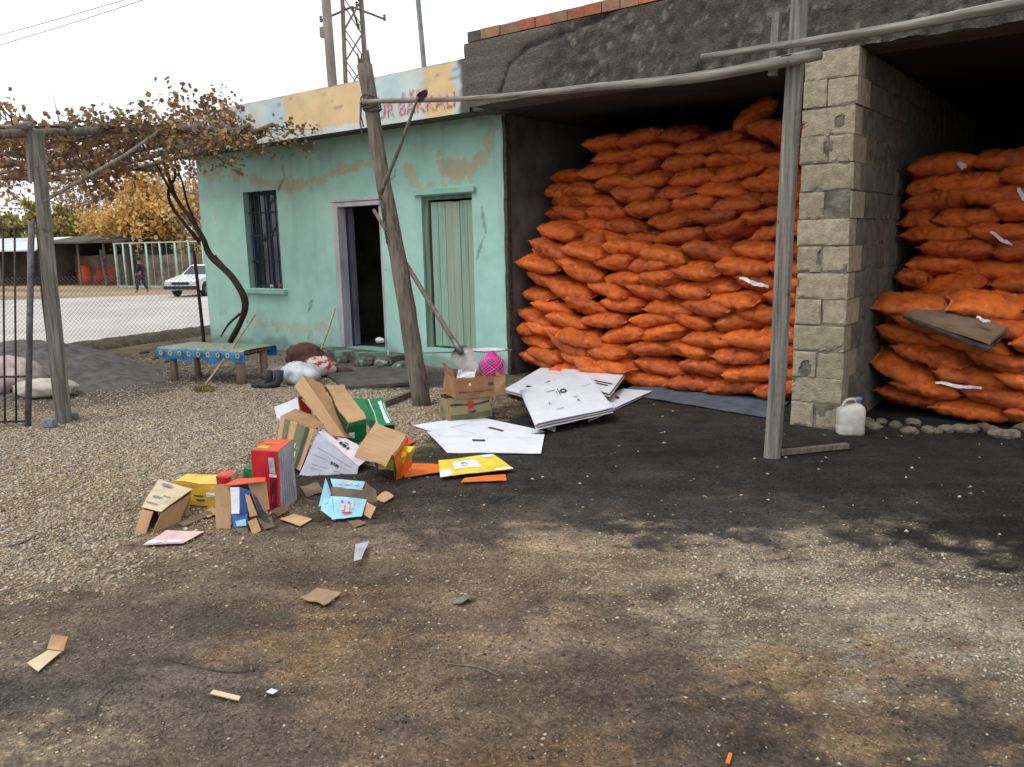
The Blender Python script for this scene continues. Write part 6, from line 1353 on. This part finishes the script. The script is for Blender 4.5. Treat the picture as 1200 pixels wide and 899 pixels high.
# scrub beyond everything
sb_ = [Vector((-95+rnd.uniform(-12, 12), y_, ZR+rnd.uniform(.2, 2.6))) for y_ in np.linspace(-10, 90, 160)]
sc_ = leaves('far_scrub', sb_, 9000, 1.0, .34, lf('far_scrub_leaf', (170, 150, 120), (130, 118, 100)), None, 77, .7); tag(sc_, 'far belt of autumn scrub closing off the view beyond the sheds', kind='stuff')
# poles and the lattice mast
def pole(label, px0, py0, px1, py1, Y, r_, hgt, m, cat='utility pole'):
    a = onY(px1, py1, Y); c = onY(px0, py0, Y); d = (c-a)/(c.z-a.z); base = a+d*(0-a.z); top = a+d*(hgt-a.z); t = thing('utility_pole', label, cat, tuple(base)); b = MB(); b.tube([base-Vector((0, 0, .3)), top], [r_*1.15, r_*.9], 14); b.build('shaft', m, t, smooth=True); return t, base, top, d
m_pole = mat('pole_grey', srgb(142, 136, 126), srgb(108, 102, 96), rough=.85, scale=(3, 3, 1))
t, pb_, ptop, pd_ = pole('thick grey concrete pole rising behind the parapet at the left of the mast', 382, 0, 389.5, 97, 20, .17, 12.5, m_pole)
q = pb_+pd_*9.05; b = MB(); b.box((q.x-.36, q.y-.1, q.z-.16), (q.x-.14, q.y+.1, q.z+.18)); b.build('junction_box', m_pole, t)
b = MB(); b.bar(pb_+pd_*12+Vector((-.7, 0, 0)), pb_+pd_*12+Vector((.7, 0, 0)), .1, .1); b.build('cross_arm', m_conc, t)
t, qb_, qtop, qd_ = pole('thin grey steel pole rising behind the pale blue part of the parapet', 490, 0, 497, 76, 21, .085, 12.0, mat('dark_pole_grey', srgb(124, 126, 122), srgb(94, 96, 94), rough=.6, scale=3))
b = MB(); b.bar(qb_+qd_*11.6+Vector((-.6, 0, 0)), qb_+qd_*11.6+Vector((.6, 0, 0)), .08, .08); b.build('cross_arm', m_conc, t)
for z_, x_ in ((12.2, -.6), (12.2, .6)):
    a = pb_+pd_*12+Vector((x_, 0, .1)); P = [a+(Vector((-60, -14+x_, 1.5))+Vector((0, 0, -2.2*math.sin(PI*i/20))) if False else Vector((-60*i/20, (-14+x_*3)*i/20, -1.6*math.sin(PI*i/20)*1.0))) for i in range(21)]
    b = MB(); b.tube(P, .014, 4, caps=False); tag(b.build('overhead_wire', m_steel, loc=tuple(a)), ['nearer overhead wire running left from the thick grey pole', 'farther overhead wire running left from the thick grey pole'][x_ > 0], 'wire')
YM = 31.0; m0 = onY(417, 92, YM); ml = onY(399, 92, YM); mt0 = onY(436, 92, YM)
hw = .72; mb = thing('lattice_mast', 'rusty steel lattice mast with insulator arms rising behind the parapet', 'mast', (m0.x, YM, 0)); m_mast = mat('mast_steel', srgb(132, 116, 114), srgb(96, 88, 88), rough=.8, scale=2)
rz_ = Matrix.Rotation(.95, 3, 'Z'); cr_ = [rz_@Vector((sx*hw, sy*hw, 0)) for sx, sy in ((1, 1), (-1, 1), (-1, -1), (1, -1))]; MX = Vector((m0.x, YM, 0)); zt = 17.5
tap = lambda z: 1.0-.022*z/1.0 if z < 30 else .3
for c_ in cr_: b = MB(); b.bar(MX+c_*tap(0), MX+c_*tap(zt)+Vector((0, 0, zt)), .09, .09); b.build('mast_leg', m_mast, mb)
zz = 0.
while zz < zt-.9:
    for i in range(4):
        a, c = cr_[i], cr_[(i+1) % 4]; b = MB(); b.bar(MX+a*tap(zz)+Vector((0, 0, zz)), MX+c*tap(zz+1.6)+Vector((0, 0, zz+1.6)), .05, .05); b.build('lattice_bar', m_mast, mb)
        b = MB(); b.bar(MX+c*tap(zz)+Vector((0, 0, zz)), MX+a*tap(zz+1.6)+Vector((0, 0, zz+1.6)), .05, .05); b.build('lattice_bar', m_mast, mb)
    zz += 1.6
za = onY(417, 14, YM).z
for k, (dz_, L_) in enumerate(((0, 1.7), (1.1, 1.5))):
    d = (r0*.95+Vector((0, 0, 0))).normalized(); d2 = Vector((-d.y, d.x, 0))
    for s_, dd in ((1, d), (-1, d), (1, d2)):
        b = MB(); b.bar(MX+Vector((0, 0, za+dz_+.3)), MX+dd*s_*L_+Vector((0, 0, za+dz_+(-.35 if k == 0 else 0))), .09, .09); am = b.build('mast_arm', mat('arm_green', srgb(96, 108, 100), srgb(70, 78, 74), rough=.8, scale=3), mb)
        q = MX+dd*s_*L_+Vector((0, 0, za+dz_-.2)); v, f = lathe([(.02, -.25), (.09, -.2), (.05, -.14), (.09, -.08), (.05, -.02), (.09, .04), (.02, .1)], 8, c=tuple(q)); b = MB(); b.add(v, f); b.build('insulator', m_mast, am)
# car across the road
ct = thing('parked_car', 'white saloon car half hidden by the house corner across the road', 'car', tuple(G(243, 344.5, ZR+.03)), (0, 0, math.atan2(-.88, .42)))
m_cw = cmat('white_car_paint', 232, 234, 236, rough=.25, spec=.5, coat=.6); m_cd = cmat('car_black', 34, 34, 36, rough=.5); m_cg = mat('car_glass', (.02, .025, .03), (.02, .02, .025), rough=.05, spec=.6)
def prism(b, prof, y0, y1, m=0, taper=None):
    n = len(prof); V = []
    for y in (y0, y1):
        for x, z in prof: V.append((x, y if not taper else y*taper(z), z))
    b.add(V, [tuple(range(n))[::-1] if y0 > y1 else tuple(range(n)), tuple(range(n, 2*n))[::-1]]+[(i, n+i, n+(i+1) % n, (i+1) % n) for i in range(n)], m)
prof = [(1.95, .35), (2.02, .5), (1.98, .68), (1.9, .74), (1.0, .9), (.85, .93), (-1.35, .95), (-2.0, .9), (-2.08, .6), (-2.0, .32), (-1.6, .28)]
for xw in (-1.25, 1.25): prof += [(xw-.38, .28), (xw-.33, .5), (xw-.18, .64), (xw, .68), (xw+.18, .64), (xw+.33, .5), (xw+.38, .28)]
prof += [(1.8, .28)]
b = MB(); prism(b, prof, -.8, .8); b.build('body', m_cw, ct, local=True)
b = MB(); prism(b, [(.85, .92), (.25, 1.34), (.1, 1.38), (-.9, 1.38), (-1.1, 1.34), (-1.5, .94)], -.66, .66, taper=lambda z: 1-.12*(z-.92)/.46 if z > .92 else 1.1); b.build('cabin', m_cw, ct, local=True)
b = MB(); b.add([(.80, -.62, .96), (.80, .62, .96), (.28, .54, 1.32), (.28, -.54, 1.32)], [(0, 1, 2, 3)]); b.V = [(x+.012, y, z+.012) for x, y, z in b.V]; b.build('windscreen', m_cg, ct, local=True)
for s_ in (-1, 1):
    b = MB(); V = [(.62, .72, .97), (.2, .655, 1.3), (-.95, .655, 1.3), (-1.25, .72, .97)]; b.add([(x, s_*(y+.012), z) for x, y, z in V], [(0, 1, 2, 3) if s_ < 0 else (3, 2, 1, 0)]); b.build('side_window', m_cg, ct, local=True)
    b = MB(); b.box((1.93, s_*.62-.16, .55), (2.03, s_*.62+.14, .68)); b.build('headlight', cmat('lamp_glass', 206, 210, 214, rough=.15, spec=.6), ct, local=True)
    for xw in (-1.25, 1.25):
        b = MB(); v, f = lathe([(.18, -.09), (.28, -.09), (.31, -.06), (.31, .06), (.28, .09), (.18, .09)], 20); b.add([(xw+x, s_*.72+z, .28+y) for x, y, z in v], f); wh = b.build('wheel', m_cd, ct, smooth=True, local=True)
        b = MB(); v, f = lathe([(.001, .07), (.06, .08), (.17, .07), (.19, .09)], 20); b.add([(xw+x, s_*(.72+z), .28+y) for x, y, z in v], f); b.build('rim', m_steel, wh, local=True)
b = MB(); b.box((1.98, -.42, .54), (2.04, .42, .66)); b.build('grille', m_cd, ct, local=True)
b = MB(); b.box((1.96, -.80, .34), (2.10, .80, .48)); b.build('bumper', m_cd, ct, local=True)
# the walking person
pp = G(167, 343, ZR); pyaw = YAW+PI
pt = thing('person', 'person in a dark coat and trousers walking along the far side of the road', 'person', tuple(pp), (0, 0, pyaw))
def skin(name, joints, edges, m, parent, root=0, sub=2):
    me = bpy.data.meshes.new(name); me.from_pydata([j[0] for j in joints], edges, []); o = bpy.data.objects.new(name, me); C.objects.link(o); md = o.modifiers.new('skin', 'SKIN'); me.skin_vertices  # noqa
    for i, j in enumerate(joints): me.skin_vertices[0].data[i].radius = j[1] if isinstance(j[1], tuple) else (j[1], j[1])
    for i in range(len(joints)): me.skin_vertices[0].data[i].use_root = (i == root)
    s_ = o.modifiers.new('sub', 'SUBSURF'); s_.levels = sub; s_.render_levels = sub
    dg = bpy.context.evaluated_depsgraph_get(); m2 = bpy.data.meshes.new_from_object(o.evaluated_get(dg)); bpy.data.objects.remove(o); m2.materials.clear(); m2.materials.append(m)
    for p_ in m2.polygons: p_.use_smooth = True
    o = bpy.data.objects.new(name, m2); C.objects.link(o); o.parent = parent; return o
try:
    J = [((0, 0, .92), (.15, .12)), ((0, 0, 1.15), (.16, .12)), ((0, 0, 1.38), (.18, .12)), ((.02, 0, 1.50), (.06, .06)), ((.04, 0, 1.60), (.085, .10)), ((.04, 0, 1.70), (.07, .085)),
         ((0, .18, 1.40), (.06, .06)), ((.0, .25, 1.15), (.05, .05)), ((.12, .24, .95), (.04, .04)), ((0, -.18, 1.40), (.06, .06)), ((-.04, -.25, 1.15), (.05, .05)), ((.02, -.26, .92), (.04, .04)),
         ((.02, .09, .85), (.10, .10)), ((.16, .09, .48), (.07, .07)), ((.22, .09, .08), (.05, .05)), ((.36, .09, .04), (.04, .03)), ((-.02, -.09, .85), (.10, .10)), ((-.08, -.09, .48), (.07, .07)), ((-.26, -.09, .11), (.05, .05)), ((-.16, -.09, .03), (.04, .03)),
         ((.17, .245, .88), (.022, .035)), ((.05, -.26, .84), (.022, .035))]
    E_ = [(0, 1), (1, 2), (2, 3), (3, 4), (4, 5), (2, 6), (6, 7), (7, 8), (2, 9), (9, 10), (10, 11), (0, 12), (12, 13), (13, 14), (14, 15), (0, 16), (16, 17), (17, 18), (18, 19), (8, 20), (11, 21)]
    body = skin('body', J, E_, cmat('skin_tone', 150, 110, 88, rough=.6), pt)
    co = [((0, 0, .74), (.20, .17)), ((0, 0, 1.0), (.185, .155)), ((0, 0, 1.2), (.185, .15)), ((0, 0, 1.40), (.20, .145)), ((0, .19, 1.40), (.085, .085)), ((.0, .265, 1.15), (.07, .07)), ((.11, .255, .98), (.06, .06)), ((0, -.19, 1.40), (.085, .085)), ((-.04, -.265, 1.15), (.07, .07)), ((.02, -.275, .97), (.06, .06))]
    skin('coat', co, [(0, 1), (1, 2), (2, 3), (3, 4), (4, 5), (5, 6), (3, 7), (7, 8), (8, 9)], cmat('dark_coat', 44, 42, 54, rough=.85), pt)
    tr = [((0, 0, .86), (.16, .13)), ((.02, .10, .80), (.115, .115)), ((.16, .09, .48), (.085, .085)), ((.22, .09, .12), (.07, .07)), ((-.02, -.10, .80), (.115, .115)), ((-.08, -.09, .48), (.085, .085)), ((-.25, -.09, .15), (.07, .07))]
    skin('trousers', tr, [(0, 1), (1, 2), (2, 3), (0, 4), (4, 5), (5, 6)], cmat('dark_trousers', 58, 58, 68, rough=.9), pt)
    V, f = lathe([(.001, .10), (.06, .09), (.095, .04), (.10, -.02), (.09, -.07)], 14); a = np.array(V)*[1, 1.0, 1]+[.03, 0, 1.70]; make('hair', a, f, cmat('dark_hair', 40, 34, 32, rough=.8), pt, smooth=True, local=True)
except Exception as ex: print('person failed', ex); raise
